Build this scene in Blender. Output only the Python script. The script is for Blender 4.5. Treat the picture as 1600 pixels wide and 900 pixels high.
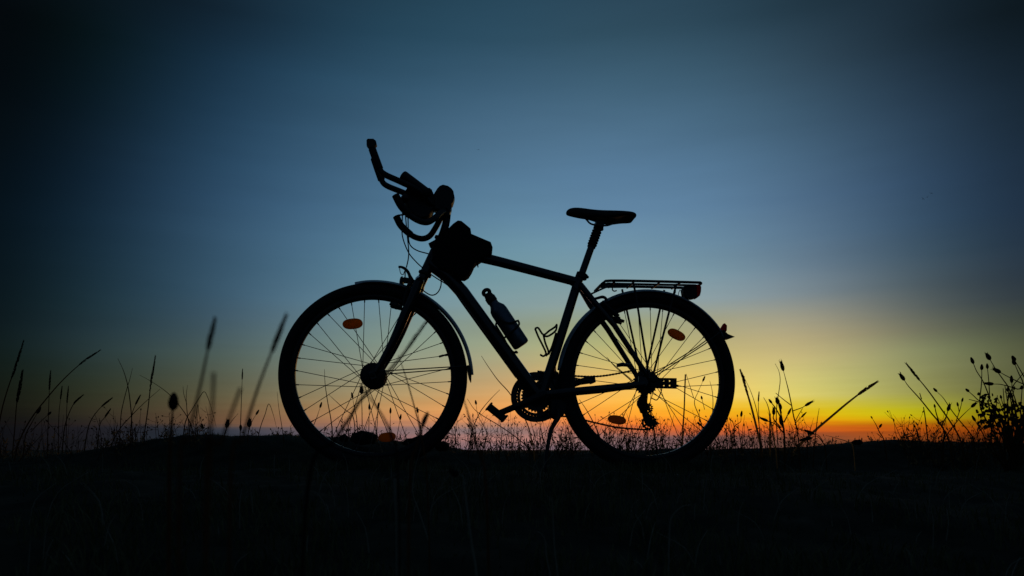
import bpy, bmesh, math, random
import numpy as np
from mathutils import Vector, Matrix

random.seed(7)
RNG = np.random.default_rng(7)
S = bpy.context.scene
for o in list(bpy.data.objects):
    bpy.data.objects.remove(o)
COL = S.collection

# ------------------------------------------------------------------ camera
FP = 1155.0            # focal length in photo pixels (1600 wide)
HOR = 700.0            # photo row of the horizon (the camera is level)
CAMZ = 0.0824
cam_d = bpy.data.cameras.new('camera')
cam = bpy.data.objects.new('camera', cam_d)
COL.objects.link(cam)
cam.location = (0, 0, CAMZ)
cam.rotation_euler = (math.radians(90), 0, 0)
cam_d.sensor_width = 36
cam_d.lens = FP / 1600 * 36
cam_d.shift_y = (HOR - 450) / 1600
cam_d.clip_start = 0.02
cam_d.clip_end = 30000
cam_d.dof.use_dof = True
cam_d.dof.focus_distance = 2.86
cam_d.dof.aperture_fstop = 7.5
S.camera = cam

# ------------------------------------------------------------------ sky
# dusk sky: colour by azimuth and elevation around the after-glow (sRGB samples)
SKX = [0, 200, 400, 600, 800, 1000, 1200, 1400, 1600]
SKY = {
 0:   [(4,8,12),(10,22,30),(20,38,52),(30,56,72),(36,66,84),(40,66,84),(34,56,70),(26,42,54),(12,22,28)],
 60:  [(3,8,12),(10,26,34),(25,49,68),(38,70,90),(46,78,98),(50,80,98),(46,70,86),(31,48,61),(17,29,38)],
 200: [(5,13,17),(18,37,52),(40,70,94),(60,93,118),(73,107,133),(77,111,137),(68,98,121),(48,71,92),(27,43,58)],
 350: [(7,19,25),(28,51,69),(58,90,116),(82,119,146),(99,137,162),(103,139,167),(92,122,148),(61,86,109),(34,51,69)],
 460: [(10,23,28),(35,58,71),(68,98,118),(104,138,154),(126,156,164),(138,162,170),(130,146,153),(91,103,107),(49,59,66)],
 508: [(12,26,28),(42,62,70),(78,100,110),(118,140,138),(142,154,136),(160,163,124),(172,163,131),(121,120,101),(66,73,62)],
 550: [(16,28,26),(48,64,64),(88,104,98),(136,150,134),(166,168,130),(192,184,116),(198,182,126),(146,147,104),(84,88,62)],
 615: [(20,24,18),(58,60,44),(110,102,76),(170,148,106),(218,168,104),(250,194,88),(228,206,110),(168,164,88),(91,92,58)],
 645: [(20,20,16),(62,54,40),(122,94,66),(192,140,90),(240,158,84),(255,165,48),(236,184,24),(196,180,18),(104,92,22)],
 660: [(18,18,18),(58,48,40),(126,90,66),(186,128,94),(216,138,92),(246,130,44),(238,138,20),(206,138,10),(100,64,14)],
 664: [(17,18,19),(52,44,42),(110,84,70),(172,122,98),(190,130,98),(238,122,48),(218,114,26),(190,118,12),(94,54,14)],
 668: [(16,17,20),(38,38,44),(74,70,76),(150,112,104),(160,120,110),(224,112,56),(220,108,34),(204,104,14),(96,46,14)],
 674: [(15,16,20),(34,35,42),(64,66,76),(132,106,108),(144,116,112),(202,106,66),(192,88,44),(184,84,18),(90,36,16)],
 684: [(14,15,18),(30,32,38),(58,62,72),(140,106,108),(178,126,116),(140,100,96),(124,78,64),(140,70,30),(70,30,14)],
 700: [(13,14,17),(28,30,36),(54,58,68),(108,94,106),(128,104,112),(118,96,104),(100,70,64),(100,56,34),(50,26,16)],
}
def s2l(c):
    c = c / 255.0
    return c / 12.92 if c <= 0.04045 else ((c + 0.055) / 1.055) ** 2.4
def pchip(xs, ys, x):
    xs = np.asarray(xs, float); ys = np.asarray(ys, float)
    h = np.diff(xs); d = np.diff(ys) / h
    m = np.zeros_like(ys)
    for i in range(1, len(xs) - 1):
        if d[i-1] * d[i] > 0:
            w1 = 2*h[i] + h[i-1]; w2 = h[i] + 2*h[i-1]
            m[i] = (w1 + w2) / (w1 / d[i-1] + w2 / d[i])
    m[0] = d[0]; m[-1] = d[-1]
    if x <= xs[0]: return ys[0]
    if x >= xs[-1]: return ys[-1]
    i = int(np.searchsorted(xs, x) - 1)
    t = (x - xs[i]) / h[i]
    return ((1+2*t)*(1-t)**2*ys[i] + t*(1-t)**2*h[i]*m[i] + t*t*(3-2*t)*ys[i+1] + t*t*(t-1)*h[i]*m[i+1])
def sky_srgb(az, el):
    """colour in the sampled sky at an azimuth / elevation (radians)"""
    x = 800 + FP * math.tan(max(-0.69, min(0.69, az)))
    y = HOR - FP * math.tan(el) / math.cos(max(-0.69, min(0.69, az)))
    rows = sorted(SKY)
    out = []
    for c in range(3):
        col = [pchip(SKX, [SKY[r][k][c] for k in range(9)], x) for r in rows]
        v = pchip(rows, col, y)
        if y < 0: v = (30, 52, 68)[c] + (v - (30, 52, 68)[c]) * math.exp(y / 500.0)   # on towards the zenith: deep dusk blue
        out.append(v)
    over = max(0.0, abs(az) - 0.62)
    k = math.exp(-over * (4.0 if az > 0 else 2.2))
    away = (28, 44, 60)                                # the unlit side of the sky
    return [max(2.0, a + (v - a) * k) for v, a in zip(out, away)]

def N(nt, kind, **kw):
    n = nt.nodes.new(kind)
    for k, v in kw.items():
        setattr(n, k, v)
    return n
def math_node(nt, op, a, b=None, clamp=False):
    n = N(nt, 'ShaderNodeMath', operation=op, use_clamp=clamp)
    for i, v in enumerate((a, b)):
        if v is None: continue
        if isinstance(v, (int, float)): n.inputs[i].default_value = v
        else: nt.links.new(v, n.inputs[i])
    return n.outputs[0]

world = bpy.data.worlds.new('World')
S.world = world
world.use_nodes = True
wt = world.node_tree
wt.nodes.clear()
tc = N(wt, 'ShaderNodeTexCoord')
nrm = N(wt, 'ShaderNodeVectorMath', operation='NORMALIZE')
wt.links.new(tc.outputs['Generated'], nrm.inputs[0])
sep = N(wt, 'ShaderNodeSeparateXYZ')
wt.links.new(nrm.outputs[0], sep.inputs[0])
az = math_node(wt, 'ARCTAN2', sep.outputs[0], sep.outputs[1])
el = math_node(wt, 'ARCSINE', sep.outputs[2])
# thin streaks of cloud near the horizon: they bend the bands and vary their light
cmb = N(wt, 'ShaderNodeCombineXYZ')
wt.links.new(math_node(wt, 'MULTIPLY', az, 5.0), cmb.inputs[0])
wt.links.new(math_node(wt, 'MULTIPLY', el, 130.0), cmb.inputs[1])
nz = N(wt, 'ShaderNodeTexNoise')
nz.inputs['Scale'].default_value = 1.0
nz.inputs['Detail'].default_value = 4.0
nz.inputs['Roughness'].default_value = 0.55
wt.links.new(cmb.outputs[0], nz.inputs['Vector'])
streak = math_node(wt, 'SUBTRACT', nz.outputs['Fac'], 0.5)
low = math_node(wt, 'POWER', 2.718, math_node(wt, 'MULTIPLY', math_node(wt, 'MAXIMUM', el, 0.0), -22.0))
warp = math_node(wt, 'MULTIPLY', math_node(wt, 'MULTIPLY', streak, low), 0.022)
el2 = math_node(wt, 'MAXIMUM', math_node(wt, 'ADD', el, warp), 0.0)
ELMAX = math.radians(90)
t_el = math_node(wt, 'SQRT', math_node(wt, 'DIVIDE', el2, ELMAX), clamp=True)
AZR = math.radians(84)
t_az = math_node(wt, 'ADD', math_node(wt, 'DIVIDE', az, 2 * AZR), 0.5, clamp=True)
ncol = 25                                         # every 7 degrees of azimuth
azs = [(-1 + 2 * i / (ncol - 1)) * AZR for i in range(ncol)]
tt = [0.0] + [math.sqrt(e / 90.0) for e in (0.3, 0.6, 0.8, 1.0, 1.15, 1.3, 1.45, 1.55, 1.65, 1.8, 2.05, 2.35, 2.7, 3.2, 3.8, 4.5, 5.5,
                                              6.6, 8, 9.5, 11, 13, 15, 17.5, 20, 23, 26, 29, 33, 45, 90)]
table = np.array([[[s2l(v) for v in sky_srgb(a, t * t * ELMAX)] for t in tt] for a in azs])   # col, stop, rgb
B = np.zeros((ncol, ncol))
for i in range(ncol):
    for d, w in ((-1, 1/6), (0, 4/6), (1, 1/6)):
        B[i, min(max(i + d, 0), ncol - 1)] += w
ctrl = np.clip(np.tensordot(np.linalg.inv(B), table, axes=(1, 0)), 0.0002, 1)
acc = None
for i in range(ncol):
    rmp = N(wt, 'ShaderNodeValToRGB')
    cr = rmp.color_ramp
    cr.interpolation = 'LINEAR'
    while len(cr.elements) < len(tt): cr.elements.new(0.5)
    for j, t in enumerate(tt): cr.elements[j].position = t
    for j in range(len(tt)): cr.elements[j].color = (*ctrl[i, j], 1)
    wt.links.new(t_el, rmp.inputs[0])
    wr = N(wt, 'ShaderNodeValToRGB')
    cw = wr.color_ramp
    cw.interpolation = 'B_SPLINE'
    while len(cw.elements) < ncol: cw.elements.new(0.5)
    for j in range(ncol): cw.elements[j].position = j / (ncol - 1)
    for j in range(ncol):
        v = 1.0 if j == i else 0.0
        cw.elements[j].color = (v, v, v, 1)
    wt.links.new(t_az, wr.inputs[0])
    m = N(wt, 'ShaderNodeVectorMath', operation='MULTIPLY')
    wt.links.new(rmp.outputs[0], m.inputs[0])
    wt.links.new(wr.outputs[0], m.inputs[1])
    if acc is None: acc = m.outputs[0]
    else:
        a = N(wt, 'ShaderNodeVectorMath', operation='ADD')
        wt.links.new(acc, a.inputs[0]); wt.links.new(m.outputs[0], a.inputs[1])
        acc = a.outputs[0]
# faint unevenness of the air, stronger in the low streaks
nz2 = N(wt, 'ShaderNodeTexNoise')
nz2.inputs['Scale'].default_value = 1.0
nz2.inputs['Detail'].default_value = 5.0
cmb2 = N(wt, 'ShaderNodeCombineXYZ')
wt.links.new(math_node(wt, 'MULTIPLY', az, 3.2), cmb2.inputs[0])
wt.links.new(math_node(wt, 'MULTIPLY', el, 24.0), cmb2.inputs[1])
cmb2.inputs[2].default_value = 3.7
wt.links.new(cmb2.outputs[0], nz2.inputs['Vector'])
g1 = math_node(wt, 'MULTIPLY', math_node(wt, 'SUBTRACT', nz2.outputs['Fac'], 0.5), 0.22)
g2 = math_node(wt, 'MULTIPLY', math_node(wt, 'MULTIPLY', streak, low), 0.8)
gain = math_node(wt, 'ADD', math_node(wt, 'ADD', g1, g2), 1.0)
fin = N(wt, 'ShaderNodeVectorMath', operation='SCALE')
wt.links.new(acc, fin.inputs[0]); wt.links.new(gain, fin.inputs['Scale'])
bg = N(wt, 'ShaderNodeBackground')
bg.inputs['Strength'].default_value = 1.0
wt.links.new(fin.outputs[0], bg.inputs[0])
wo = N(wt, 'ShaderNodeOutputWorld')
wt.links.new(bg.outputs[0], wo.inputs[0])

# the last of the sun: it has just set behind the ridge, right of the rear wheel
sun_d = bpy.data.lights.new('sun', 'SUN')
sun_d.energy = 0.02
sun_d.angle = math.radians(4)
sun_d.color = (1.0, 0.52, 0.2)
sun = bpy.data.objects.new('sun', sun_d)
COL.objects.link(sun)
sdir = Vector((math.sin(math.radians(16)), math.cos(math.radians(16)), math.tan(math.radians(0.8))))
sun.rotation_euler = sdir.to_track_quat('Z', 'Y').to_euler()

S.view_settings.view_transform = 'Standard'
S.view_settings.look = 'None'
S.view_settings.exposure = 0.0
S.view_settings.gamma = 1.0
S.view_settings.use_curve_mapping = False
S.render.engine = 'CYCLES'

# ------------------------------------------------------------------ materials
def mat(name, c1, c2=None, rough=0.5, metal=0.0, scale=40.0, transl=None, coat=0.0, bump=0.0, spec=0.5):
    m = bpy.data.materials.new(name)
    m.use_nodes = True
    nt = m.node_tree
    p = nt.nodes['Principled BSDF']
    out = nt.nodes['Material Output']
    p.inputs['Roughness'].default_value = rough
    p.inputs['Metallic'].default_value = metal
    p.inputs['Specular IOR Level'].default_value = spec
    p.inputs['Coat Weight'].default_value = coat
    c2 = c2 or tuple(v * 0.6 for v in c1)
    co = N(nt, 'ShaderNodeTexCoord')
    n = N(nt, 'ShaderNodeTexNoise')
    n.inputs['Scale'].default_value = scale
    n.inputs['Detail'].default_value = 5
    nt.links.new(co.outputs['Object'], n.inputs['Vector'])
    r = N(nt, 'ShaderNodeValToRGB')
    r.color_ramp.elements[0].position = 0.3
    r.color_ramp.elements[1].position = 0.72
    r.color_ramp.elements[0].color = (*c2, 1)
    r.color_ramp.elements[1].color = (*c1, 1)
    nt.links.new(n.outputs['Fac'], r.inputs[0])
    nt.links.new(r.outputs[0], p.inputs['Base Color'])
    if bump:
        b = N(nt, 'ShaderNodeBump')
        b.inputs['Strength'].default_value = bump
        b.inputs['Distance'].default_value = 0.004
        nt.links.new(n.outputs['Fac'], b.inputs['Height'])
        nt.links.new(b.outputs[0], p.inputs['Normal'])
    if transl:
        t = N(nt, 'ShaderNodeBsdfTranslucent')
        t.inputs['Color'].default_value = (*transl[:3], 1)
        mx = N(nt, 'ShaderNodeMixShader')
        mx.inputs[0].default_value = transl[3]
        nt.links.new(p.outputs[0], mx.inputs[1])
        nt.links.new(t.outputs[0], mx.inputs[2])
        nt.links.new(mx.outputs[0], out.inputs['Surface'])
    return m
M = dict(
    soil=mat('soil', (0.055, 0.045, 0.028), (0.016, 0.015, 0.009), rough=0.95, scale=9, bump=0.9, spec=0.1),
    paint=mat('black_frame_paint', (0.012, 0.013, 0.016), rough=0.26, scale=60, coat=0.4),
    rubber=mat('tyre_rubber', (0.014, 0.014, 0.015), rough=0.7, scale=90, bump=0.3, spec=0.3),
    alloy=mat('dark_anodised_alloy', (0.030, 0.031, 0.034), rough=0.4, metal=0.6, scale=60),
    steel=mat('worn_steel', (0.10, 0.10, 0.105), rough=0.45, metal=0.8, scale=120),
    chrome=mat('silver_fender_plastic', (0.60, 0.62, 0.66), (0.52, 0.54, 0.58), rough=0.35, metal=0.5, scale=50),
    plastic=mat('black_plastic', (0.012, 0.012, 0.013), rough=0.5, scale=70),
    fabric=mat('black_bag_fabric', (0.010, 0.010, 0.011), rough=0.9, scale=300, bump=0.5, spec=0.2),
    vinyl=mat('black_saddle_vinyl', (0.011, 0.011, 0.012), rough=0.55, scale=200, bump=0.2),
    bottle=mat('blue_grey_bottle_metal', (0.17, 0.195, 0.24), rough=0.35, metal=0.7, scale=60),
    amber=mat('amber_reflector_and_glint', (0.75, 0.24, 0.015), (0.55, 0.16, 0.01), rough=0.2, scale=300, transl=(1.0, 0.40, 0.05, 0.93)),
    red=mat('red_tail_lens', (0.5, 0.012, 0.02), rough=0.2, scale=200, transl=(1.0, 0.10, 0.12, 0.93)),
    clear=mat('grey_lamp_lens', (0.12, 0.12, 0.13), rough=0.15, scale=100),
    stem=mat('dry_stem', (0.11, 0.072, 0.040), (0.06, 0.042, 0.024), rough=0.85, scale=60, transl=(0.42, 0.24, 0.11, 0.5), spec=0.1),
    straw=mat('straw_stem', (0.20, 0.12, 0.06), (0.13, 0.08, 0.04), rough=0.8, scale=60, transl=(1.0, 0.60, 0.30, 0.80), spec=0.1),
    litter=mat('bleached_straw', (0.34, 0.31, 0.23), (0.22, 0.20, 0.15), rough=0.85, scale=60, transl=(0.4, 0.36, 0.26, 0.12), spec=0.1),
    bud=mat('dark_seed_head', (0.020, 0.015, 0.010), (0.010, 0.008, 0.006), rough=0.9, scale=200, spec=0.1),
    leaf=mat('dark_leaf', (0.030, 0.034, 0.014), (0.018, 0.020, 0.009), rough=0.7, scale=80, transl=(0.05, 0.05, 0.012, 0.25), spec=0.2),
    grass=mat('meadow_grass', (0.20, 0.19, 0.095), (0.055, 0.068, 0.030), rough=0.8, scale=5, transl=(0.07, 0.07, 0.02, 0.25), spec=0.1),
    stone=mat('dark_earth_clod', (0.035, 0.030, 0.022), (0.018, 0.016, 0.012), rough=0.95, scale=40, bump=0.8, spec=0.1),
    feather=mat('dark_feathers', (0.02, 0.02, 0.02), rough=0.8),
)

# ------------------------------------------------------------------ mesh helpers
def catmull(pts, n=6):
    pts = [Vector(p) for p in pts]
    if len(pts) < 3: 
        return [pts[0].lerp(pts[-1], i / n) for i in range(n + 1)]
    out = []
    for i in range(len(pts) - 1):
        p0 = pts[i-1] if i > 0 else pts[0] * 2 - pts[1]
        p1, p2 = pts[i], pts[i+1]
        p3 = pts[i+2] if i + 2 < len(pts) else pts[-1] * 2 - pts[-2]
        for k in range(n):
            t = k / n
            out.append(0.5 * ((2*p1) + (p2-p0)*t + (2*p0-5*p1+4*p2-p3)*t*t + (3*p1-p0-3*p2+p3)*t**3))
    out.append(pts[-1])
    return out
def lerp_list(vals, n):
    if isinstance(vals, (int, float)): return [vals] * n
    xs = np.linspace(0, 1, len(vals))
    return list(np.interp(np.linspace(0, 1, n), xs, vals))

class MB:
    def __init__(self):
        self.v = []; self.f = []
    def add(self, vs, fs):
        o = len(self.v)
        self.v += [tuple(p) for p in vs]
        self.f += [tuple(i + o for i in q) for q in fs]
        return self
    def ring_loft(self, rings, cap=True, close=False):
        n = len(rings[0]); vs = [p for r in rings for p in r]; fs = []
        m = len(rings)
        for i in range(m if close else m - 1):
            j = (i + 1) % m
            for k in range(n):
                l = (k + 1) % n
                fs.append((i*n+k, i*n+l, j*n+l, j*n+k))
        if cap and not close:
            fs.append(tuple(reversed(range(n)))); fs.append(tuple(range((m-1)*n, m*n)))
        return self.add(vs, fs)
    def tube(self, pts, r, sides=8, smooth=0, squash=None, close=False):
        pts = [Vector(p) for p in pts]
        if smooth: pts = catmull(pts, smooth)
        rad = lerp_list(r, len(pts))
        rings = []; prev = None
        for i, p in enumerate(pts):
            a = pts[max(i-1, 0)]; b = pts[min(i+1, len(pts)-1)]
            if close: a = pts[(i-1) % len(pts)]; b = pts[(i+1) % len(pts)]
            t = (b - a)
            t = t.normalized() if t.length > 1e-9 else Vector((0, 0, 1))
            if prev is None:
                ref = Vector((0, 1, 0)) if abs(t.y) < 0.9 else Vector((1, 0, 0))
                n1 = (ref - t * ref.dot(t)).normalized()
            else:
                n1 = prev - t * prev.dot(t)
                n1 = n1.normalized() if n1.length > 1e-6 else prev
            prev = n1
            n2 = t.cross(n1)
            s1, s2 = squash or (1, 1)
            rings.append([p + n1 * (rad[i]*s1*math.cos(q)) + n2 * (rad[i]*s2*math.sin(q))
                          for q in (2*math.pi*k/sides for k in range(sides))])
        return self.ring_loft(rings, close=close)
    def lathe(self, c, axis, prof, sides=24, close=False):
        """prof: list of (along axis, radius)"""
        c = Vector(c); t = Vector(axis).normalized()
        ref = Vector((0, 0, 1)) if abs(t.z) < 0.9 else Vector((1, 0, 0))
        n1 = (ref - t * ref.dot(t)).normalized(); n2 = t.cross(n1)
        rings = [[c + t*a + n1*(r*math.cos(q)) + n2*(r*math.sin(q)) for q in (2*math.pi*k/sides for k in range(sides))] for a, r in prof]
        return self.ring_loft(rings, cap=not close, close=close)
    def prism(self, poly, v0, v1, puff=None, smooth=0):
        """polygon of local (u, w) points pushed along y from v0 to v1; puff = end scale for rounded sides"""
        if smooth:
            n = len(poly); q = [Vector((p[0], p[1], 0)) for p in poly]; out = []
            for i in range(n):
                p0, p1, p2, p3 = q[i-1], q[i], q[(i+1) % n], q[(i+2) % n]
                for k in range(smooth):
                    t = k/smooth
                    c = 0.5*((2*p1) + (p2-p0)*t + (2*p0-5*p1+4*p2-p3)*t*t + (3*p1-p0-3*p2+p3)*t**3)
                    out.append((c.x, c.y))
            poly = out
        cx = sum(p[0] for p in poly)/len(poly); cz = sum(p[1] for p in poly)/len(poly)
        layers = [(0, 1), (1, 1)] if not puff else [(0, puff), (0.08, 0.5+0.5*puff), (0.22, 1), (0.78, 1), (0.92, 0.5+0.5*puff), (1, puff)]
        rings = [[(cx+(p[0]-cx)*s, v0+(v1-v0)*t, cz+(p[1]-cz)*s) for p in poly] for t, s in layers]
        return self.ring_loft(rings)
    def box(self, c, ax, ay, az_):
        c = Vector(c); ax, ay, az_ = Vector(ax), Vector(ay), Vector(az_)
        vs = [c + ax*i + ay*j + az_*k for k in (-1, 1) for j in (-1, 1) for i in (-1, 1)]
        return self.add(vs, [(0,2,3,1),(4,5,7,6),(0,1,5,4),(2,6,7,3),(0,4,6,2),(1,3,7,5)])
    def build(self, name, material, parent=None, smooth=True, origin=None, bevel=0, subsurf=0):
        me = bpy.data.meshes.new(name)
        vs = self.v
        if origin is not None:
            o = Vector(origin); vs = [tuple(Vector(p) - o) for p in vs]
        me.from_pydata(vs, [], self.f)
        bm = bmesh.new(); bm.from_mesh(me)
        bmesh.ops.recalc_face_normals(bm, faces=bm.faces)
        bm.to_mesh(me); bm.free()
        me.materials.append(material)
        if smooth:
            me.polygons.foreach_set('use_smooth', [True]*len(me.polygons))
            try: me.set_sharp_from_angle(angle=math.radians(42))
            except Exception: pass
        ob = bpy.data.objects.new(name, me)
        COL.objects.link(ob)
        if origin is not None: ob.location = origin
        if parent is not None: ob.parent = parent
        if bevel:
            b = ob.modifiers.new('bevel', 'BEVEL'); b.width = bevel; b.segments = 2; b.limit_method = 'ANGLE'
        if subsurf:
            s = ob.modifiers.new('sub', 'SUBSURF'); s.levels = subsurf; s.render_levels = subsurf
        return ob
def tag(o, label=None, cat=None, group=None, kind=None):
    for k, v in (('label', label), ('category', cat), ('group', group), ('kind', kind)):
        if v: o[k] = v
    return o
def empty(name, matrix=None, parent=None):
    e = bpy.data.objects.new(name, None)
    e.empty_display_size = 0.05
    COL.objects.link(e)
    if matrix is not None: e.matrix_world = matrix
    if parent is not None: e.parent = parent
    return e
def W(px, py, d):
    """a point d metres in front of the camera"""
    return Vector(((px - 800) / FP * d, d, CAMZ + (HOR - py) / FP * d))

# ------------------------------------------------------------------ bicycle frame of reference
R_W = 0.355
TH, WB, SL = 0.0953, 1.0639, -0.0098
HUBF = Vector((-0.525, 2.8103, CAMZ + 0.2726))
EX = Vector((math.cos(TH)*math.cos(SL), math.sin(TH)*math.cos(SL), math.sin(SL)))
EY = Vector((-math.sin(TH), math.cos(TH), 0))
EZ = EX.cross(EY)
BASE = HUBF - EZ * R_W + EX * (WB / 2)
MB_ = Matrix(((EX.x, EY.x, EZ.x, BASE.x), (EX.y, EY.y, EZ.y, BASE.y), (EX.z, EY.z, EZ.z, BASE.z), (0, 0, 0, 1)))
MBI = MB_.inverted()
CAM = Vector((0, 0, CAMZ))
def P(px, py, v=0.0):
    """bike-local point on the plane y = v (negative is the near side)"""
    d = W(px, py, 1.0) - CAM
    o = MBI @ CAM; dl = MBI.to_3x3() @ d
    t = (v - o.y) / dl.y
    return o + dl * t
def PP(pts, v=0.0):
    return [P(p[0], p[1], p[2] if len(p) > 2 else v) for p in pts]
def P2(pts, v=0.0):
    return [(q.x, q.z) for q in PP(pts, v)]

# ------------------------------------------------------------------ ground
YC = 3.72
CRX = [-600, 0, 100, 160, 200, 250, 290, 340, 480, 560, 610, 660, 700, 760, 800, 860, 940, 1010, 1150, 1250, 1330, 1400, 1460, 1600, 2200]
CRY = [722, 713, 712, 708, 703, 690, 682, 681, 681.5, 684, 688, 691, 697, 703, 705, 703, 702, 701, 701, 698.5, 691, 686, 687, 689, 694]
_ph = RNG.uniform(0, 6.28, 40); _an = RNG.uniform(0, 6.28, 40)
def bumps(x, y):
    z = 0
    for i in range(16):
        k = 2.2 * 1.33 ** i
        z = z + 0.011 / (1 + 0.42 * i) ** 1.1 * np.sin(k * (x*np.cos(_an[i]) + y*np.sin(_an[i])) + _ph[i])
    return z
def sstep(a, b, x):
    t = np.clip((x - a) / (b - a), 0, 1)
    return t * t * (3 - 2 * t)
def T(x, y):
    x = np.asarray(x, float); y = np.asarray(y, float)
    u = (x - BASE.x) * EX.x + (y - BASE.y) * EX.y
    v = (x - BASE.x) * EY.x + (y - BASE.y) * EY.y
    zb = BASE.z + np.clip(u, -1.2, 1.2) * math.sin(SL) + 0.004
    crest = CAMZ + (HOR - np.interp(800 + FP * x / YC, CRX, CRY)) / FP * YC - 0.006
    front = -0.14 * sstep(-0.05, -2.4, v)
    rise = sstep(0.08, 0.78, v)
    z = zb + front + rise * (crest - zb)
    far = np.maximum(y - YC - 0.15, 0)
    drop = -0.22 * far ** 1.35 / (1 + far * 0.02)
    z = z + np.maximum(drop, -26)
    near = np.exp(-(v / 0.06) ** 2) * np.exp(-((np.abs(u) - WB/2) / 0.12) ** 2)
    calm = 1 - 0.5 * np.exp(-((y - YC) / 0.35) ** 2)
    fade = 1 / (1 + np.maximum(np.hypot(x, y) - 12, 0) * 0.02)
    z = z + bumps(x, y) * (1 - near) * calm * fade
    z = z + 0.004 * np.sin(x * 31 + 1.3 * np.sin(y * 17)) * np.sin(y * 27 + x * 7) * (1 - near) * fade
    return z
def Tz(x, y): return float(T(x, y))
def axis_coords(lo, hi, step, far, grow=1.16):
    c = list(np.arange(lo, hi + 1e-6, step))
    s = step; a = hi
    while a < far: s *= grow; a += s; c.append(a)
    s = step; a = lo
    while a > -far: s *= grow; a -= s; c.insert(0, a)
    return np.array(c)
gx = axis_coords(-3.4, 3.4, 0.03, 9000)
gy = axis_coords(0.6, 4.8, 0.03, 9000)
XX, YY = np.meshgrid(gx, gy)
ZZ = T(XX, YY)
nx, ny = len(gx), len(gy)
verts = np.stack([XX.ravel(), YY.ravel(), ZZ.ravel()], 1)
ii, jj = np.meshgrid(np.arange(nx-1), np.arange(ny-1))
a = (jj*nx + ii).ravel()
faces = np.stack([a, a+1, a+1+nx, a+nx], 1)
gm = bpy.data.meshes.new('ground')
gm.from_pydata(verts.tolist(), [], faces.tolist())
gm.polygons.foreach_set('use_smooth', [True]*len(gm.polygons))
gm.materials.append(M['soil'])
ground = bpy.data.objects.new('ground', gm)
COL.objects.link(ground)
tag(ground, kind='structure')

# ------------------------------------------------------------------ bicycle
bike = empty('bicycle', MB_)
tag(bike, 'black trekking bicycle standing side-on with its front wheel to the left', 'bicycle')
HF = Vector((-WB/2, 0, R_W)); HR = Vector((WB/2, 0, R_W))
BB = P(845, 619)

# --- frame
f = MB()
head_top, head_bot = P(689, 374), P(664, 428)
f.tube([head_top, head_bot], [0.020, 0.021], 16)
f.tube(PP([(683, 386), (780, 409), (903, 441)]), [0.022, 0.0195, 0.018], 16, squash=(0.85, 1))
f.tube(PP([(672, 412), (700, 432), (722, 456), (819, 590), (843, 622)]), [0.024, 0.026, 0.0265, 0.0265, 0.024], 18)
f.tube(PP([(908, 427), (903, 440), (879, 517), (846, 620)]), [0.0175, 0.0175, 0.018, 0.019], 16)
f.lathe(BB, (0, 1, 0), [(-0.037, 0.022), (-0.036, 0.024), (0.036, 0.024), (0.037, 0.022)], 20)
for s in (-1, 1):
    f.tube([Vector((q.x, s*v, q.z)) for q, v in zip(PP([(906, 446), (925, 474), (955, 512), (1008, 595)]), (0.012, 0.036, 0.055, 0.064))], [0.012, 0.0115, 0.0105, 0.0095], 10)
    f.tube([P(850, 617, s*0.02), P(885, 613, s*0.045), P(940, 608, s*0.055), P(1008, 600, s*0.063)], [0.0145, 0.0165, 0.0165, 0.0125], 10, squash=(0.68, 1))
    d = P(1008, 597, s*0.064)
    f.prism([(d.x-0.028, d.z-0.012), (d.x-0.026, d.z+0.022), (d.x+0.004, d.z+0.018), (d.x+0.014, d.z+0.002), (d.x+0.004, d.z-0.016)], s*0.064-0.003, s*0.064+0.003)
f.tube([P(913, 462, -0.035), P(913, 462, 0.035)], 0.007, 8)
f.tube([P(893, 612, -0.045), P(893, 612, 0.045)], 0.009, 8)
frame = f.build('frame', M['paint'], bike)
c = MB()
c.lathe(P(909, 431), (P(915, 412) - P(909, 431)), [(-0.012, 0.020), (-0.010, 0.0225), (0.008, 0.0225), (0.010, 0.019)], 18)
c.tube([P(909, 432, 0), P(917, 433, -0.01), P(918, 433, -0.028)], [0.005, 0.006, 0.006], 8)
c.build('seat_clamp', M['alloy'], frame)
m = MB(); m.tube(PP([(964, 571), (972, 569.5), (986, 571)], -0.055), [0.007, 0.008, 0.006], 8); m.build('mounting_tab', M['paint'], frame)
# head set cups
for q, w in ((head_top, 1), (head_bot, -1)):
    h = MB(); h.lathe(q, (head_top - head_bot), [(-0.006, 0.023), (-0.004, 0.026), (0.004, 0.026), (0.006, 0.022)], 18)
    h.build('headset_cup', M['alloy'], frame)

# --- fork
f = MB()
crown = P(656, 444)
f.tube([P(664, 428), crown], [0.019, 0.02], 14)
f.tube([crown + Vector((0, -0.062, -0.004)), crown + Vector((0, -0.03, 0.008)), crown + Vector((0, 0.03, 0.008)), crown + Vector((0, 0.062, -0.004))], [0.016, 0.018, 0.018, 0.016], 12)
for s in (-1, 1):
    v = s * 0.055
    k = P(586, 588, v) - P(586, 588, 0)
    base = PP([(655, 445), (648, 464), (636, 490), (626, 514), (613, 542), (599, 567), (589, 584)])
    f.tube([Vector((q.x, v, q.z)) for q in base], [0.018, 0.0185, 0.0185, 0.0175, 0.015, 0.0125, 0.011], 12, smooth=4)
    f.box((HF.x, v, HF.z), (0.010, 0, 0.004), (0, 0.003, 0), (-0.006, 0, 0.014))
fork = f.build('fork', M['paint'], bike)

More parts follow.
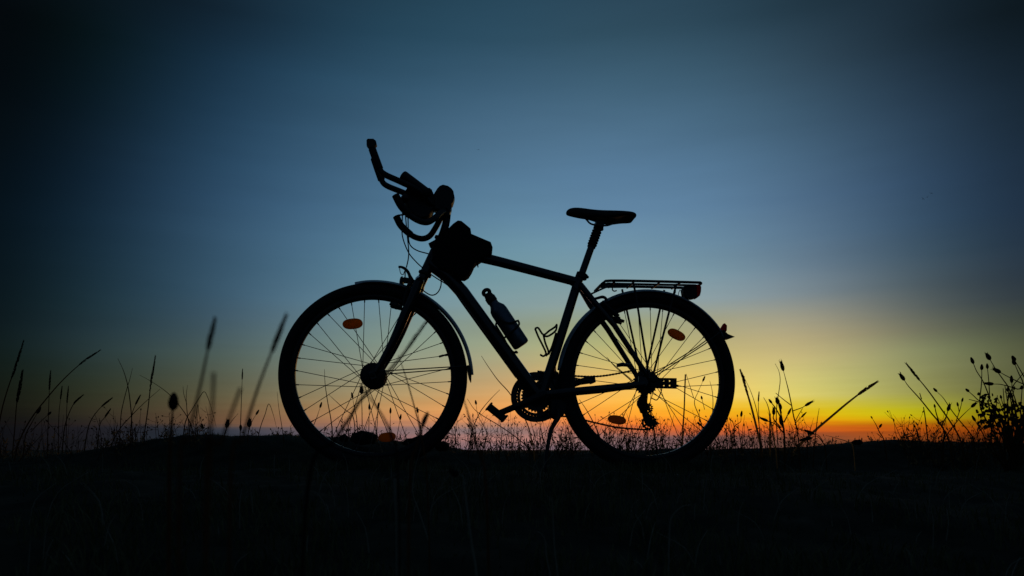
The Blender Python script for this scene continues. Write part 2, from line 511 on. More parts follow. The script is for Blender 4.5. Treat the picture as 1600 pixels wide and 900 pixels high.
# --- wheels
def torus_profile(prof, seg=96):
    """profile of (y, radius) closed loops swept round the y axis"""
    b = MB()
    rings = []
    for i in range(seg):
        q = 2*math.pi*i/seg
        rings.append([(r*math.sin(q), y, r*math.cos(q)) for y, r in prof])
    b.ring_loft(rings, cap=False, close=True)
    return b
rim_prof = [(-0.011, 0.311), (-0.0125, 0.309), (-0.0125, 0.298), (-0.008, 0.2915), (0.008, 0.2915), (0.0125, 0.298), (0.0125, 0.309), (0.011, 0.311), (0.009, 0.305), (-0.009, 0.305)]
tyre_prof = []
for i in range(16):
    q = math.radians(-150 + 300 * i / 15)
    tyre_prof.append((0.0245*math.sin(q), 0.3305 + 0.0245*math.cos(q)))
tyre_prof[0] = (-0.0105, 0.307); tyre_prof[-1] = (0.0105, 0.307)
tyre_mb = torus_profile(tyre_prof, 128)
# tread: low shoulder lugs round the tyre
for i in range(90):
    for s in (-1, 1):
        q = 2*math.pi*(i + (0.5 if s > 0 else 0))/90
        rd = Vector((math.sin(q), 0, math.cos(q))); tg = Vector((math.cos(q), 0, -math.sin(q)))
        tyre_mb.box(rd*0.3497 + Vector((0, s*0.0105, 0)), tg*0.0075, Vector((0, 0.0062, 0)) - rd*(0.0030*s), rd*0.0012)
first_wheel = {}
def spoke_mesh(rf, fl, lead, side, rr=0.293):
    b = MB()
    a = Vector((rf*math.sin(lead), side*fl, rf*math.cos(lead)))
    e = Vector((0, side*0.003, rr))
    b.tube([a, e], 0.00135, 5)
    b.tube([e - (e-a).normalized()*0.012, e], 0.0025, 5)
    me = bpy.data.meshes.new('spoke'); me.from_pydata(b.v, [], b.f); me.materials.append(M['steel'])
    return me
def make_wheel(hub, hub_mb, rf, fl, phase, valve_q, reflectors):
    rim = torus_profile(rim_prof, 96).build('wheel', M['alloy'], bike)
    rim.location = hub
    if 'tyre' not in first_wheel:
        ty = tyre_mb.build('tyre', M['rubber'], rim); first_wheel['tyre'] = ty
    else:
        ty = first_wheel['tyre'].copy(); COL.objects.link(ty); ty.parent = rim
    hub_mb.build('hub', M['alloy'], rim)
    kinds = {(s, d): spoke_mesh(rf, fl, d*math.radians(58), s) for s in (-1, 1) for d in (-1, 1)}
    for k in range(36):
        o = bpy.data.objects.new('spoke', kinds[(-1 if k % 2 else 1, -1 if (k//2) % 2 else 1)])
        COL.objects.link(o); o.parent = rim
        o.rotation_euler = (0, math.radians(k*10 + phase + random.uniform(-0.5, 0.5)), 0)
    q = math.radians(valve_q)
    b = MB(); rd = Vector((math.sin(q), 0, math.cos(q)))
    b.tube([rd*0.296, rd*0.278, rd*0.262], [0.003, 0.003, 0.0025], 8); b.tube([rd*0.276, rd*0.258], 0.0042, 8)
    b.build('valve', M['plastic'], rim)
    for (px, py, hw, hh, tilt) in reflectors:
        c = P(px, py, -0.014) - hub
        b = MB(); t = math.radians(tilt)
        ex = Vector((math.cos(t), 0, -math.sin(t))); ez = Vector((math.sin(t), 0, math.cos(t)))
        rings = []
        for yy, sc in ((-0.006, 0.86), (-0.0045, 1), (0.0045, 1), (0.006, 0.86)):
            rings.append([c + ex*(hw*sc*math.copysign(abs(math.cos(a))**0.8, math.cos(a))) + ez*(hh*sc*math.copysign(abs(math.sin(a))**0.9, math.sin(a))) + Vector((0, yy, 0))
                          for a in (2*math.pi*i/28 for i in range(28))])
        b.ring_loft(rings)
        ro = b.build('reflector', M['amber'], rim)
    return rim
hb = MB()
hb.lathe((0, 0, 0), (0, 1, 0), [(-0.050, 0.010), (-0.040, 0.016), (-0.036, 0.040), (-0.033, 0.0485), (-0.026, 0.0485), (-0.024, 0.045), (0.024, 0.045), (0.026, 0.0485), (0.033, 0.0485), (0.036, 0.040), (0.040, 0.016), (0.050, 0.010)], 32)
hb.lathe((0, 0, 0), (0, 1, 0), [(-0.068, 0.007), (-0.066, 0.009), (0.066, 0.009), (0.068, 0.007)], 12)
wheel_f = make_wheel(HF, hb, 0.043, 0.030, 3, 72, [(551, 506, 0.0375, 0.0195, -7), (605, 683, 0.033, 0.018, -8)])
hb = MB()
hb.lathe((0, 0, 0), (0, 1, 0), [(-0.052, 0.012), (-0.040, 0.018), (-0.034, 0.034), (-0.030, 0.034), (-0.026, 0.020), (0.018, 0.020), (0.020, 0.030), (0.024, 0.030), (0.026, 0.02), (0.055, 0.014)], 28)
hb.lathe((0, 0, 0), (0, 1, 0), [(-0.076, 0.007), (-0.074, 0.010), (0.074, 0.010), (0.076, 0.007)], 12)
wheel_r = make_wheel(HR, hb, 0.031, 0.030, 1.5, 128, [(1057, 523, 0.037, 0.018, 25), (964, 656, 0.036, 0.017, 9)])

# --- mudguards
def fender(hub, a0, a1, r0, r1, wid=0.027, n=44, tip=0.0, tip_in=0.0):
    b = MB(); rings = []
    for i in range(n):
        t = i/(n-1); q = math.radians(a0 + (a1-a0)*t); r = r0 + (r1-r0)*t
        rd = Vector((math.sin(q), 0, math.cos(q))); ring = []
        w = wid * (1 if t > 0.06 else 0.35 + 0.65*t/0.06) * (1 if t < 0.94 else 0.5 + 0.5*(1-t)/0.06)
        prof = []
        for k in range(9):
            s = -1 + 2*k/8
            prof.append((s*w, -0.011*abs(s)**2.4))
        outer = [hub + rd*(r + dz) + Vector((0, y, 0)) for y, dz in prof]
        inner = [hub + rd*(r + dz - 0.0022) + Vector((0, y*0.94, 0)) for y, dz in reversed(prof)]
        rings.append(outer + inner)
    b.ring_loft(rings)
    return b
mgf = fender(HF, -12, 88, 0.3635, 0.379).build('mudguard', M['chrome'], bike)
for s in (-1, 1):
    b = MB(); e1, e2 = P(706, 575), P(731, 573)
    b.tube([HF + Vector((0.006, s*0.062, 0.012)), Vector((e1.x, s*0.040, e1.z)), Vector((e2.x, s*0.026, e2.z))], 0.0024, 6)
    b.build('stay', M['steel'], mgf)
b = MB(); q = P(733, 575)
b.prism(P2([(729, 572), (734, 571), (736.5, 585), (736, 598), (733, 592), (730.5, 581)]), -0.022, 0.022)
b.build('mud_flap', M['plastic'], mgf)
mgr = fender(HR, -84, 60, 0.362, 0.362).build('mudguard', M['chrome'], bike)
b = MB()
b.prism(P2([(1127, 512), (1131, 505.5), (1134, 509), (1133.5, 518), (1131, 521), (1128, 519)]), -0.018, 0.018, puff=0.8)
b.build('rear_reflector', M['red'], mgr)
b = MB()
b.prism(P2([(1128, 517), (1134, 523), (1145, 527.5), (1138, 530), (1131, 530)]), -0.022, 0.022)
b.build('mud_flap', M['plastic'], mgr)
for s in (-1, 1):
    b = MB(); e1, e2 = P(1095, 540), P(1124, 518)
    b.tube([HR + Vector((0.005, s*0.07, 0.01)), Vector((e1.x, s*0.045, e1.z)), Vector((e2.x, s*0.027, e2.z))], 0.0024, 6)
    b.build('stay', M['steel'], mgr)

# --- brakes
def brake(pts_arm, pad, parent_mat='alloy'):
    b = MB()
    for s in (-1, 1):
        b.tube([Vector((q.x, s*0.036, q.z)) for q in PP(pts_arm)], [0.008, 0.009, 0.007], 8)
        c = P(*pad)
        b.tube([c + Vector((-0.020, s*0.020, 0.008)), c + Vector((-0.012, s*0.020, 0.004)), c + Vector((0.026, s*0.020, -0.006))], [0.006, 0.008, 0.006], 8)
        b.tube([c + Vector((0.0, s*0.018, 0)), c + Vector((0.0, s*0.040, 0.003))], 0.0075, 8)
    return b.build('brake', M[parent_mat], bike)
brake_f = brake([(632, 480), (634, 466), (640, 447)], (618, 479))
b = MB()
b.tube(PP([(622.5, 417), (628, 417.5), (634, 421), (639, 428), (641.5, 438), (643, 449)], -0.02), [0.0045, 0.005, 0.006, 0.006, 0.006, 0.005], 8, smooth=4)
b.build('noodle', M['steel'], brake_f)
b = MB()
b.tube(PP([(624, 418), (626, 427), (630, 429), (632, 424), (634, 421)], -0.02), 0.0016, 6, smooth=4)
b.tube(PP([(633, 424), (633, 432), (632, 440)], -0.02), 0.0026, 6)
b.build('link_wire', M['steel'], brake_f)
brake_r = brake([(963, 497), (950, 486), (937, 474)], (963, 501))
b = MB()
b.tube(PP([(927, 467), (933, 466), (941, 464), (946, 466), (947, 471), (942, 475), (937, 476)], -0.03), [0.004, 0.0055, 0.006, 0.006, 0.0055, 0.005, 0.004], 8, smooth=4)
b.build('noodle', M['steel'], brake_r)

# --- headlight on the fork crown
b = MB()
b.prism(P2([(627, 437), (632, 435), (645, 437), (646, 442), (643, 447), (640, 446), (637, 441), (631, 441), (629.5, 447), (627, 444)]), -0.022, 0.022)
b.tube(PP([(645, 440), (653, 441)]), 0.006, 8)
hl = b.build('headlight', M['plastic'], bike)
b = MB(); b.lathe(P(627.5, 440), (-1, 0, 0.1), [(-0.004, 0.020), (0.002, 0.020), (0.006, 0.016), (0.008, 0.006)], 20)
b.build('lens', M['clear'], hl)
b = MB(); b.prism(P2([(662, 441), (666, 432), (669, 429), (669, 434), (665, 441)]), -0.012, -0.004); b.build('fork_glint', M['amber'], fork)  # orange glint of sunset light on the crown, put in as an amber sliver

# --- stem and handlebar
b = MB()
b.tube(PP([(686, 380), (692, 366), (697, 348), (698, 336)]), [0.017, 0.0155, 0.0145, 0.016], 14, smooth=4)
b.tube(PP([(671, 384), (683, 379), (697, 374)]), [0.010, 0.013, 0.012], 10)
stem = b.build('stem', M['alloy'], bike)
b = MB(); b.lathe(P(696, 330), (0, 1, 0), [(-0.026, 0.019), (-0.024, 0.022), (0.024, 0.022), (0.026, 0.019)], 18); b.build('bar_clamp', M['alloy'], stem)
bar = MB()
# the two lower loops of the bar, one each side
near = PP([(696, 330, -0.02), (690, 331, -0.06), (679, 341, -0.10), (668, 347, -0.12), (655, 345, -0.125), (640, 336, -0.125), (627, 322, -0.125), (618, 305, -0.125)])
far = PP([(696, 330, 0.02), (690, 338, 0.07), (681, 355, 0.115), (671, 369, 0.13), (658, 373, 0.135), (642, 367, 0.135), (627, 353, 0.135), (619, 338, 0.135)])
for l in (near, far): bar.tube(l, 0.0115, 12, smooth=5)
bar.tube([P(696, 330, -0.03), P(696, 330, 0.03)], 0.0125, 12)
# forward horns
hn = PP([(676, 322, -0.04), (655, 299, -0.09), (626, 284, -0.10), (602, 273, -0.10), (593, 264, -0.10), (586, 245, -0.10), (581, 231, -0.10)])
hf = PP([(676, 326, 0.04), (655, 312, 0.09), (628, 300, 0.10), (604, 290, 0.10), (596, 281, 0.10), (590, 264, 0.10), (584, 246, 0.10)])
for l in (hn, hf): bar.tube(l, 0.0112, 12, smooth=5)
bar.tube([P(677, 324, -0.05), P(696, 331, 0), P(676, 327, 0.05)], 0.0115, 12, smooth=4)
handlebar = bar.build('handlebar', M['alloy'], bike)
def grip(pts):
    b = MB(); b.tube(pts, 0.0142, 12, smooth=4); return b
grip(near[-3:]).build('grip', M['rubber'], handlebar)
grip(far[-3:]).build('grip', M['rubber'], handlebar)
grip([hn[-1].lerp(hn[-2], 0.12), hn[-2], hn[-3]]).build('grip', M['rubber'], handlebar)
grip([hf[-1].lerp(hf[-2], 0.1), hf[-2], hf[-3]]).build('grip', M['rubber'], handlebar)
b = MB(); b.prism(P2([(573, 221), (575, 219), (584, 219), (588, 222), (589, 227), (585, 231), (577, 233), (573, 228)], -0.10), -0.115, -0.085, puff=0.95)
b.build('mirror_clamp', M['plastic'], handlebar)
for v, pts in ((-0.115, [(652, 346), (640, 352), (626, 352)]), (0.12, [(640, 345), (632, 337), (622, 337)])):
    pass
b = MB(); b.tube(PP([(640, 333, 0.10), (630, 335.5, 0.12), (622, 336.5, 0.13)]), 0.0035, 8); b.build('brake_lever', M['alloy'], handlebar)
b = MB()   # shifter, switch and mount cluster in the middle of the bar
b.prism(P2([(636, 300), (650, 297), (672, 300), (679, 312), (678, 330), (670, 344), (656, 346), (644, 338), (634, 326), (631, 312)]), -0.05, 0.04, puff=0.95, smooth=2)
b.tube(PP([(655, 344), (662, 349), (668, 346)], -0.03), 0.006, 8)
b.build('control_cluster', M['plastic'], handlebar)
b = MB()
b.prism(P2([(674, 312), (677.5, 307), (683, 298), (687, 294), (692, 292), (700, 294), (705, 297.5), (708.5, 302), (710.5, 312), (708, 320), (705, 322), (706, 328), (702.5, 337), (703, 342), (695, 341), (686, 334), (678, 326)]), -0.030, 0.030, puff=0.97)
b.build('phone_mount', M['plastic'], handlebar)
b = MB(); b.lathe(P(633, 310, -0.10), (0.3, -1, 0.3), [(-0.012, 0.014), (0.0, 0.016), (0.010, 0.013), (0.016, 0.006)], 18); b.build('bell', M['alloy'], handlebar)

# cables
def cable(pts, r=0.0023):
    b = MB(); b.tube(PP(pts), r, 7, smooth=6); return b.build('cable', M['rubber'], bike)
cable([(629, 330, 0.05), (628.5, 350, 0.05), (629, 370, 0.05), (638, 394, 0.03), (650, 409, 0.02), (663, 421, 0.025)])
cable([(637.5, 330, -0.04), (638, 360, -0.05), (640, 381, -0.05), (651, 391, -0.04), (671, 397, -0.03)])
cable([(633, 330, -0.02), (636, 365, -0.03), (638.5, 390, -0.03), (638, 404, -0.03), (635, 418, -0.03)])
cable([(632, 418, -0.03), (640, 428, -0.035), (650, 443, -0.04), (660, 453, -0.045), (673, 461, -0.05), (683, 458, -0.05), (689, 446, -0.045), (688.5, 428, -0.035)])
cable([(672, 428, -0.03), (684, 436, -0.035), (697, 444, -0.033), (708, 454, -0.03), (730, 485, -0.0295), (806, 590, -0.0295)])
cable([(876, 438, -0.018), (893, 446, -0.03), (908, 458, -0.03), (927, 467, -0.03)], 0.0019)

# --- seat post and saddle
b = MB()
sp0, sp1 = P(908, 431), P(936, 352)
b.tube([sp0, sp1], 0.0138, 14)
post = b.build('seat_post', M['paint'], bike)
b = MB()
axis = (sp1 - sp0); Lp = axis.length
prof = []
for i in range(6):
    a0 = Lp * (0.60 + i*0.050)
    prof += [(a0, 0.0142), (a0 + Lp*0.012, 0.0192), (a0 + Lp*0.028, 0.0192), (a0 + Lp*0.040, 0.0142)]
b.lathe(sp0, axis, [(Lp*0.56, 0.0165), (Lp*0.59, 0.0165)] + prof + [(Lp*0.93, 0.0175), (Lp*0.99, 0.0175)], 18)
b.build('bellows', M['rubber'], post)
b = MB()
b.box(P(936, 352), (0.016, 0, -0.004), (0, 0.024, 0), (0.003, 0, 0.011))
b.tube([P(940, 358, -0.016), P(940, 358, 0.016)], 0.008, 10)
b.build('saddle_clamp', M['alloy'], post)
st = [(884.5, 331, .006, .006), (886, 328.5, .012, .016), (890, 326, .018, .024), (898, 325, .0215, .030), (908, 325.8, .0235, .033), (918, 327.4, .026, .030),
      (928, 329.0, .031, .030), (940, 330.4, .043, .031), (952, 331.2, .056, .026), (964, 331.9, .064, .019), (974, 332.6, .066, .010), (983, 333.4, .062, .010), (988.5, 334.8, .054, .009), (991, 337.2, .044, .007)]
rings = []
for x, yt, hw, sk in st:
    c = P(x, yt); dr = 0.0165 * (hw/0.066)
    sec = [(-hw*.95, -dr-sk), (-hw, -dr-sk*.4), (-hw*.93, -dr*.75), (-hw*.6, -dr*.22), (-hw*.22, -.0005), (0, -dr*.02 - .001), (hw*.22, -.0005), (hw*.6, -dr*.22), (hw*.93, -dr*.75), (hw, -dr-sk*.4), (hw*.95, -dr-sk), (hw*.4, -dr-sk*.7), (-hw*.4, -dr-sk*.7)]
    rings.append([(c.x, y, c.z + z) for y, z in sec])
b = MB(); b.ring_loft(rings)
saddle = b.build('saddle', M['vinyl'], bike, subsurf=1)
for s in (-1, 1):
    b = MB(); b.tube(PP([(906, 340, s*0.008), (914, 341, s*0.014), (922, 349, s*0.021), (931, 351.5, s*0.022), (946, 352.5, s*0.022), (956, 350, s*0.03), (973, 343, s*0.045)]), 0.0036, 8, smooth=5)
    b.build('rail', M['steel'], saddle)

# --- luggage rack
rack = MB()
rz = 0.006
top = PP([(938, 446, -0.05), (944, 441, -0.05), (954, 438.6, -0.05), (1020, 439.5, -0.05), (1094, 441.5, -0.05)])
far_t = [Vector((q.x, 0.05, q.z)) for q in top]
for l in (top, far_t): rack.tube(l, 0.0052, 10, smooth=3)
rack.tube([top[-1], top[-1] + Vector((0.010, 0.02, 0)), far_t[-1] + Vector((0.010, -0.02, 0)), far_t[-1]], 0.0052, 10, smooth=3)
rack.tube([top[0], far_t[0]], 0.0052, 10)
mid0, mid1 = (top[1] + far_t[1])/2, (top[-1] + far_t[-1])/2
rack.tube([mid0, (top[2]+far_t[2])/2, mid1], 0.0045, 8)
rk = rack.build('luggage_rack', M['alloy'], bike)
for x in (960, 990, 1030, 1062):
    q = P(x, 440 + (x-960)*0.02, -0.05)
    b = MB(); b.tube([q + Vector((0, 0, -0.001)), Vector((q.x, 0.05, q.z - 0.001))], 0.004, 8); b.build('cross_bar', M['alloy'], rk)
for (xt, yt, s) in ((990, 443, -1), (1057, 444, -1), (972, 452, 1), (1038, 453, 1)):
    b = MB()
    top_p = P(xt, yt, s*0.05)
    kx = 1016 if s < 0 else 1004
    xb = kx + (4 if xt in (1057, 1038) else -2)
    b.tube([top_p, P(xt + (xb-xt)*0.18, yt + 24, s*0.068), P(xb, 588, s*0.075)], 0.0043, 8)
    b.build('strut', M['alloy'], rk)
for s in (-1, 1):
    b = MB(); b.tube([P(918, 462, s*0.03), P(936, 453.5, s*0.045), P(952, 446.5, s*0.05)], 0.0035, 8)
    b.build('front_arm', M['steel'], rk)
b = MB()
for i in range(6):
    q = P(941 + i*7.6, 446.8)
    b.box(q, (0.0042, 0, 0), (0, 0.006, 0), (0, 0, 0.0055))
b.prism(P2([(938, 443.6), (984, 443.4), (984, 445.2), (938, 445.4)]), -0.007, 0.007)
b.prism(P2([(938, 447.8), (978, 447.6), (978, 449.4), (938, 449.6)]), -0.007, 0.007)
b.build('spring_plate', M['steel'], rk)
b = MB(); b.tube(PP([(957, 449), (957, 453), (960, 455), (963.5, 454)], -0.02), 0.0025, 7, smooth=4); b.build('hook', M['steel'], rk)
b = MB()
b.prism(P2([(1065.5, 453), (1067.5, 448), (1073, 446), (1086, 446), (1086.5, 456), (1087, 466), (1082, 467.5), (1072, 467.5), (1067, 463)]), -0.022, 0.022, puff=0.94)
tl = b.build('tail_light', M['plastic'], rk)
b = MB(); b.prism(P2([(1085.5, 446.2), (1090.6, 446.8), (1092.6, 450), (1092.3, 457), (1090.6, 464), (1087.5, 466.5), (1085.5, 456)]), -0.024, 0.024, puff=0.95); b.build('red_lens', M['red'], tl)
b = MB(); b.tube(PP([(1066, 466), (1061, 466), (1060, 460), (1062.5, 453), (1064.5, 457), (1066, 464)], -0.01), 0.0014, 6, smooth=5)
b.tube(PP([(1055, 446), (1054.5, 457), (1052, 461)], -0.045), 0.004, 7)
b.build('lamp_wire', M['rubber'], tl)

# --- cranks, chain rings, pedals
VC = 0.044
CC = P(838, 620, VC)
def ring_plate(c, ro, ri, v0, v1, teeth=0, tooth=0.005, seg=None):
    b = MB(); n = seg or (teeth*4 if teeth else 64)
    def rad(i):
        if not teeth: return ro
        return ro + (tooth if i % 4 in (1, 2) else -0.0005) - tooth*0.5
    rings = []
    for v, which in ((v0, 'i'), (v0, 'o'), (v1, 'o'), (v1, 'i')):
        rings.append([(c.x + (rad(i) if which == 'o' else ri)*math.sin(2*math.pi*i/n), v, c.z + (rad(i) if which == 'o' else ri)*math.cos(2*math.pi*i/n)) for i in range(n)])
    b.ring_loft(rings, cap=False, close=True)
    return b
b = MB()
for i in range(5):
    q = math.radians(72*i + 20); rd = Vector((math.sin(q), 0, math.cos(q))); tg = Vector((math.cos(q), 0, -math.sin(q)))
    b.box(Vector((CC.x, VC + 0.008, CC.z)) + rd*0.045, tg*0.013, (0, 0.004, 0), rd*0.042)
b.lathe((CC.x, VC, CC.z), (0, 1, 0), [(-0.012, 0.040), (0.012, 0.046), (0.018, 0.026), (0.022, 0.012)], 28)
b.tube([(BB.x, -0.085, BB.z), (BB.x, 0.07, BB.z)], 0.011, 12)
crank = b.build('crankset', M['alloy'], bike)
CCb = Vector((CC.x, 0, CC.z))
ring_plate(CCb, 0.0995, 0.076, VC + 0.012, VC + 0.0145).build('chain_guard', M['plastic'], crank)
for ro, ri, v, te in ((0.096, 0.081, VC+0.005, 48), (0.079, 0.064, VC-0.002, 38), (0.060, 0.040, VC-0.009, 28)):
    ring_plate(CCb, ro, ri, v, v + 0.0025, te).build('chainring', M['steel'], crank)
def crank_arm(p0, p1, v):
    b = MB()
    a = Vector((p0.x, v, p0.z)); e = Vector((p1.x, v - math.copysign(0.0, v), p1.z))
    b.tube([a - (e-a)*0.08, a, a.lerp(e, .5), e, e + (e-a)*0.06], [0.010, 0.016, 0.0125, 0.0125, 0.008], 10, squash=(0.7, 1))
    return b
pn, pf = P(782, 645, -0.085), P(914, 594, 0.085)
crank_arm(BB, pn, -0.080).build('crank_arm', M['alloy'], crank)
crank_arm(BB, pf, 0.076).build('crank_arm', M['alloy'], crank)
def pedal(c, ang, s):
    t = math.radians(ang); ex = Vector((math.cos(t), 0, -math.sin(t))); ez = Vector((math.sin(t), 0, math.cos(t)))
    b = MB(); y0 = s*0.092; y1 = s*0.185
    cc = Vector((c.x, 0, c.z))
    for side in (-1, 1):          # front and back cage plates
        b.box(cc + ex*(side*0.036) + Vector((0, (y0+y1)/2, 0)), ex*0.0035, (0, abs(y1-y0)/2, 0), ez*0.013)
        b.tube([cc + ex*(side*0.036) + ez*0.012 + Vector((0, y0, 0)), cc + ex*(side*0.036) + ez*0.012 + Vector((0, y1, 0))], 0.004, 6)
    for y in (y0, y1):
        b.box(cc + Vector((0, y, 0)), ex*0.036, (0, 0.004, 0), ez*0.010)
    b.tube([cc + Vector((0, s*0.075, 0)), cc + Vector((0, y1, 0))], 0.010, 10)
    return b.build('pedal', M['plastic'], crank)
pedal(P(774, 646, -0.085), 38, -1)
pedal(P(916, 594, 0.085), -9, 1)

# --- chain (links along its loop), cassette, derailleurs
def chain_obj():
    b = MB()
    up = PP([(840, 580, VC), (880, 586, VC), (935, 588, VC), (992, 578.5, VC)])
    lo = PP([(1012, 671.5, VC), (1003, 671, VC), (960, 667, VC), (880, 650.5, VC), (846, 658, VC)])
    for line in (up, lo):
        pts = catmull(line, 30)
        acc, last, k = 0.0, pts[0], 0
        for p in pts[1:]:
            d = (p - last); L = d.length
            while acc + L >= 0.0127:
                need = 0.0127 - acc
                q = last + d.normalized()*need
                ax = d.normalized(); nz_ = Vector((0, 1, 0)).cross(ax)
                off = 0.0032 if k % 2 else 0.0022
                for s in (-1, 1):
                    b.box(q - ax*0.00635 + Vector((0, s*off, 0)), ax*0.0070, (0, 0.0006, 0), nz_*0.0030)
                b.tube([q + Vector((0, -0.004, 0)), q + Vector((0, 0.004, 0))], 0.0044, 6)
                k += 1; d = p - q; L = d.length; last = q; acc = 0.0
            acc += L; last = p
    return b.build('chain', M['steel'], bike, smooth=False)
chain_obj()
cs = MB()
HRl = Vector((HR.x, 0, HR.z))
cas = None
for i, r in enumerate((0.050, 0.045, 0.040, 0.035, 0.031, 0.027, 0.023)):
    pb = ring_plate(HRl, r, 0.012, 0.026 + i*0.0042, 0.028 + i*0.0042, max(11, int(r*520)), 0.005)
    if cas is None: cas = pb.build('cassette', M['steel'], bike)
    else: pb.build('sprocket', M['steel'], cas)
b = MB()
b.prism(P2([(1003, 614), (1000, 620), (995.5, 627), (995.5, 633), (999, 639), (1001, 645), (1006, 647), (1011, 644), (1013, 637), (1011, 630), (1012, 620), (1012, 613)], 0.06), 0.054, 0.070, puff=0.92)
b.tube(PP([(1005, 641, 0.056), (1006, 650, 0.055), (1010, 660, 0.055)]), [0.008, 0.006, 0.006], 8)
dr = b.build('rear_derailleur', M['alloy'], bike)
b = MB(); b.prism(P2([(1005, 640), (1005, 650), (1007, 660), (1010, 665), (1015, 667), (1023, 665), (1031, 662.5), (1024, 657), (1018, 653), (1013, 645), (1011, 638)], 0.05), 0.051, 0.0535)
b.build('cage_plate', M['steel'], dr)
for (x, y, r) in ((1012.5, 638, 0.019), (1014, 660, 0.031)):
    q = P(x, y, VC+0.002); q.y = 0
    pb = ring_plate(q, r, r*0.72, VC-0.003, VC+0.003, 13, 0.0038)
    hubp = ring_plate(q, r*0.42, 0.003, VC-0.003, VC+0.003, 0, seg=20); pb.add(hubp.v, hubp.f)
    for i in range(5):
        a_ = 2*math.pi*i/5 + 0.3; rd = Vector((math.sin(a_), 0, math.cos(a_))); tg = Vector((math.cos(a_), 0, -math.sin(a_)))
        pb.box(q + Vector((0, VC, 0)) + rd*(r*0.57), tg*(r*0.13), (0, 0.0025, 0), rd*(r*0.17))
    pb.build('pulley', M['plastic'], dr)
b = MB(); b.tube(PP([(1018, 622, 0.06), (1026, 625, 0.06), (1031, 617, 0.062), (1034, 606, 0.064), (1030, 598, 0.066)]), 0.0022, 7, smooth=5); b.build('cable_loop', M['rubber'], dr)
b = MB()
b.prism(P2([(860, 585), (866, 578), (872, 582), (875, 596), (876, 610), (870, 612), (864, 600)], VC), VC-0.012, VC+0.012, puff=0.85)
b.tube(PP([(866, 590, 0.03), (866, 575, 0.018), (862, 566, 0.015)]), [0.008, 0.008, 0.010], 8)
b.build('front_derailleur', M['steel'], bike)
# pierced bracket beside the rear axle
b = MB(); v = -0.079
q0 = P(1018, 598, v)
for (x0, x1, y0, y1) in ((1016, 1057, 591, 593.5), (1016, 1057, 596.6, 600.8), (1016, 1057, 603.8, 606.6), (1016, 1036, 593.5, 596.6), (1038.5, 1045, 593.5, 596.6), (1047.5, 1057, 593.5, 596.6), (1016, 1036, 600.8, 603.8), (1038.5, 1045, 600.8, 603.8), (1047.5, 1057, 600.8, 603.8)):
    p0 = P(x0, y1, v); p1 = P(x1, y0, v)
    b.box(((p0.x+p1.x)/2, v, (p0.z+p1.z)/2), ((p1.x-p0.x)/2+0.0002, 0, 0), (0, 0.0025, 0), (0, 0, (p1.z-p0.z)/2+0.0002))
b.lathe((HR.x, v, HR.z), (0, 1, 0), [(-0.010, 0.006), (-0.008, 0.012), (0.004, 0.012)], 12)
b.tube(PP([(1057, 602, v), (1060, 604, v)]), 0.003, 6)
b.build('axle_bracket', M['alloy'], bike, smooth=False)
# kickstand
b = MB()
kf = P(850, 712, -0.13)
kw = MB_ @ kf
kf.z += (Tz(kw.x, kw.y) - kw.z)
b.tube([P(872, 640, -0.03), P(872, 652, -0.045), P(866, 662, -0.06), P(859, 680, -0.09), kf], [0.010, 0.0105, 0.0095, 0.008, 0.0075], 10, smooth=3)
b.prism(P2([(858, 625), (874, 622), (886, 630), (885, 642), (878, 652), (866, 655), (858, 648)], -0.01), -0.028, 0.028, puff=0.85)
ks = b.build('kickstand', M['alloy'], bike)
b = MB(); b.tube([kf + Vector((0.003, 0, 0.022)), kf + Vector((0, 0, -0.002))], [0.010, 0.013], 10); b.build('rubber_foot', M['rubber'], ks)

# --- bottle cages
def cage(name_parent, lines, v):
    b = MB()
    for ln in lines:
        for s in (-1, 1):
            b.tube(PP([(x, y, s*v*k) for x, y, k in ln]), 0.0040, 7, smooth=4)
    return b.build('bottle_cage', M['alloy'], bike)
cage(bike, [
  [(836, 513.5, 1), (841, 512.5, 1), (849, 523, 1.1), (858, 517, 1), (867, 511, .5), (870, 507, .2)],
  [(836, 513.5, 1), (841, 526, 1.1), (848, 540, 1), (853, 552, .6), (849, 556.5, .4), (844, 554, .3)],
  [(849, 523, 1.1), (852, 536, 1), (857, 550, .5), (853, 556, .3)],
  [(870, 508, .2), (868, 517, .6), (857, 525, 1), (850, 525, 1.1)],
  [(869, 520, .3), (863, 540, .3), (857, 554, .3)]], 0.030)
cage(bike, [
  [(790, 540, .3), (800, 549, .6), (808, 551, .8), (806, 549, .3)],
  [(777, 512, .4), (775, 507, 1), (780, 500, 1.2), (795, 505, 1.15), (809, 501, 1)],
  [(777, 512, .3), (788, 530, .3), (795, 545, .3)],
  [(809, 500, 1), (811, 507, 1.05), (803, 516, 1.1), (788, 528, .5)]], 0.034)

# --- bottle
def local_thing(name, base_local):
    return empty(name, MB_ @ Matrix.Translation(base_local))
ba, bt = P(815.5, 540.5), P(776, 481)
bo = local_thing('water_bottle', ba)
tag(bo, 'blue-grey metal drinking bottle with loop cap held above the down tube', 'bottle')
ax = (bt - ba); LB = ax.length; axn = ax.normalized()
b = MB()
b.lathe((0, 0, 0), axn, [(0.0, 0.024), (0.003, 0.031), (0.010, 0.0335), (LB*0.45, 0.0335), (LB*0.9, 0.0335), (LB*0.98, 0.031), (LB*1.04, 0.024), (LB*1.09, 0.019), (LB*1.16, 0.0185)], 32)
b.build('bottle_body', M['bottle'], bo)
b = MB()
b.lathe((0, 0, 0), axn, [(LB*1.15, 0.0195), (LB*1.16, 0.021), (LB*1.27, 0.021), (LB*1.29, 0.018), (LB*1.33, 0.0175), (LB*1.35, 0.014)], 24)
cap = b.build('cap', M['plastic'], bo)
sd = axn.cross(Vector((0, 1, 0))).normalized()
b = MB(); cc = axn*(LB*1.40)
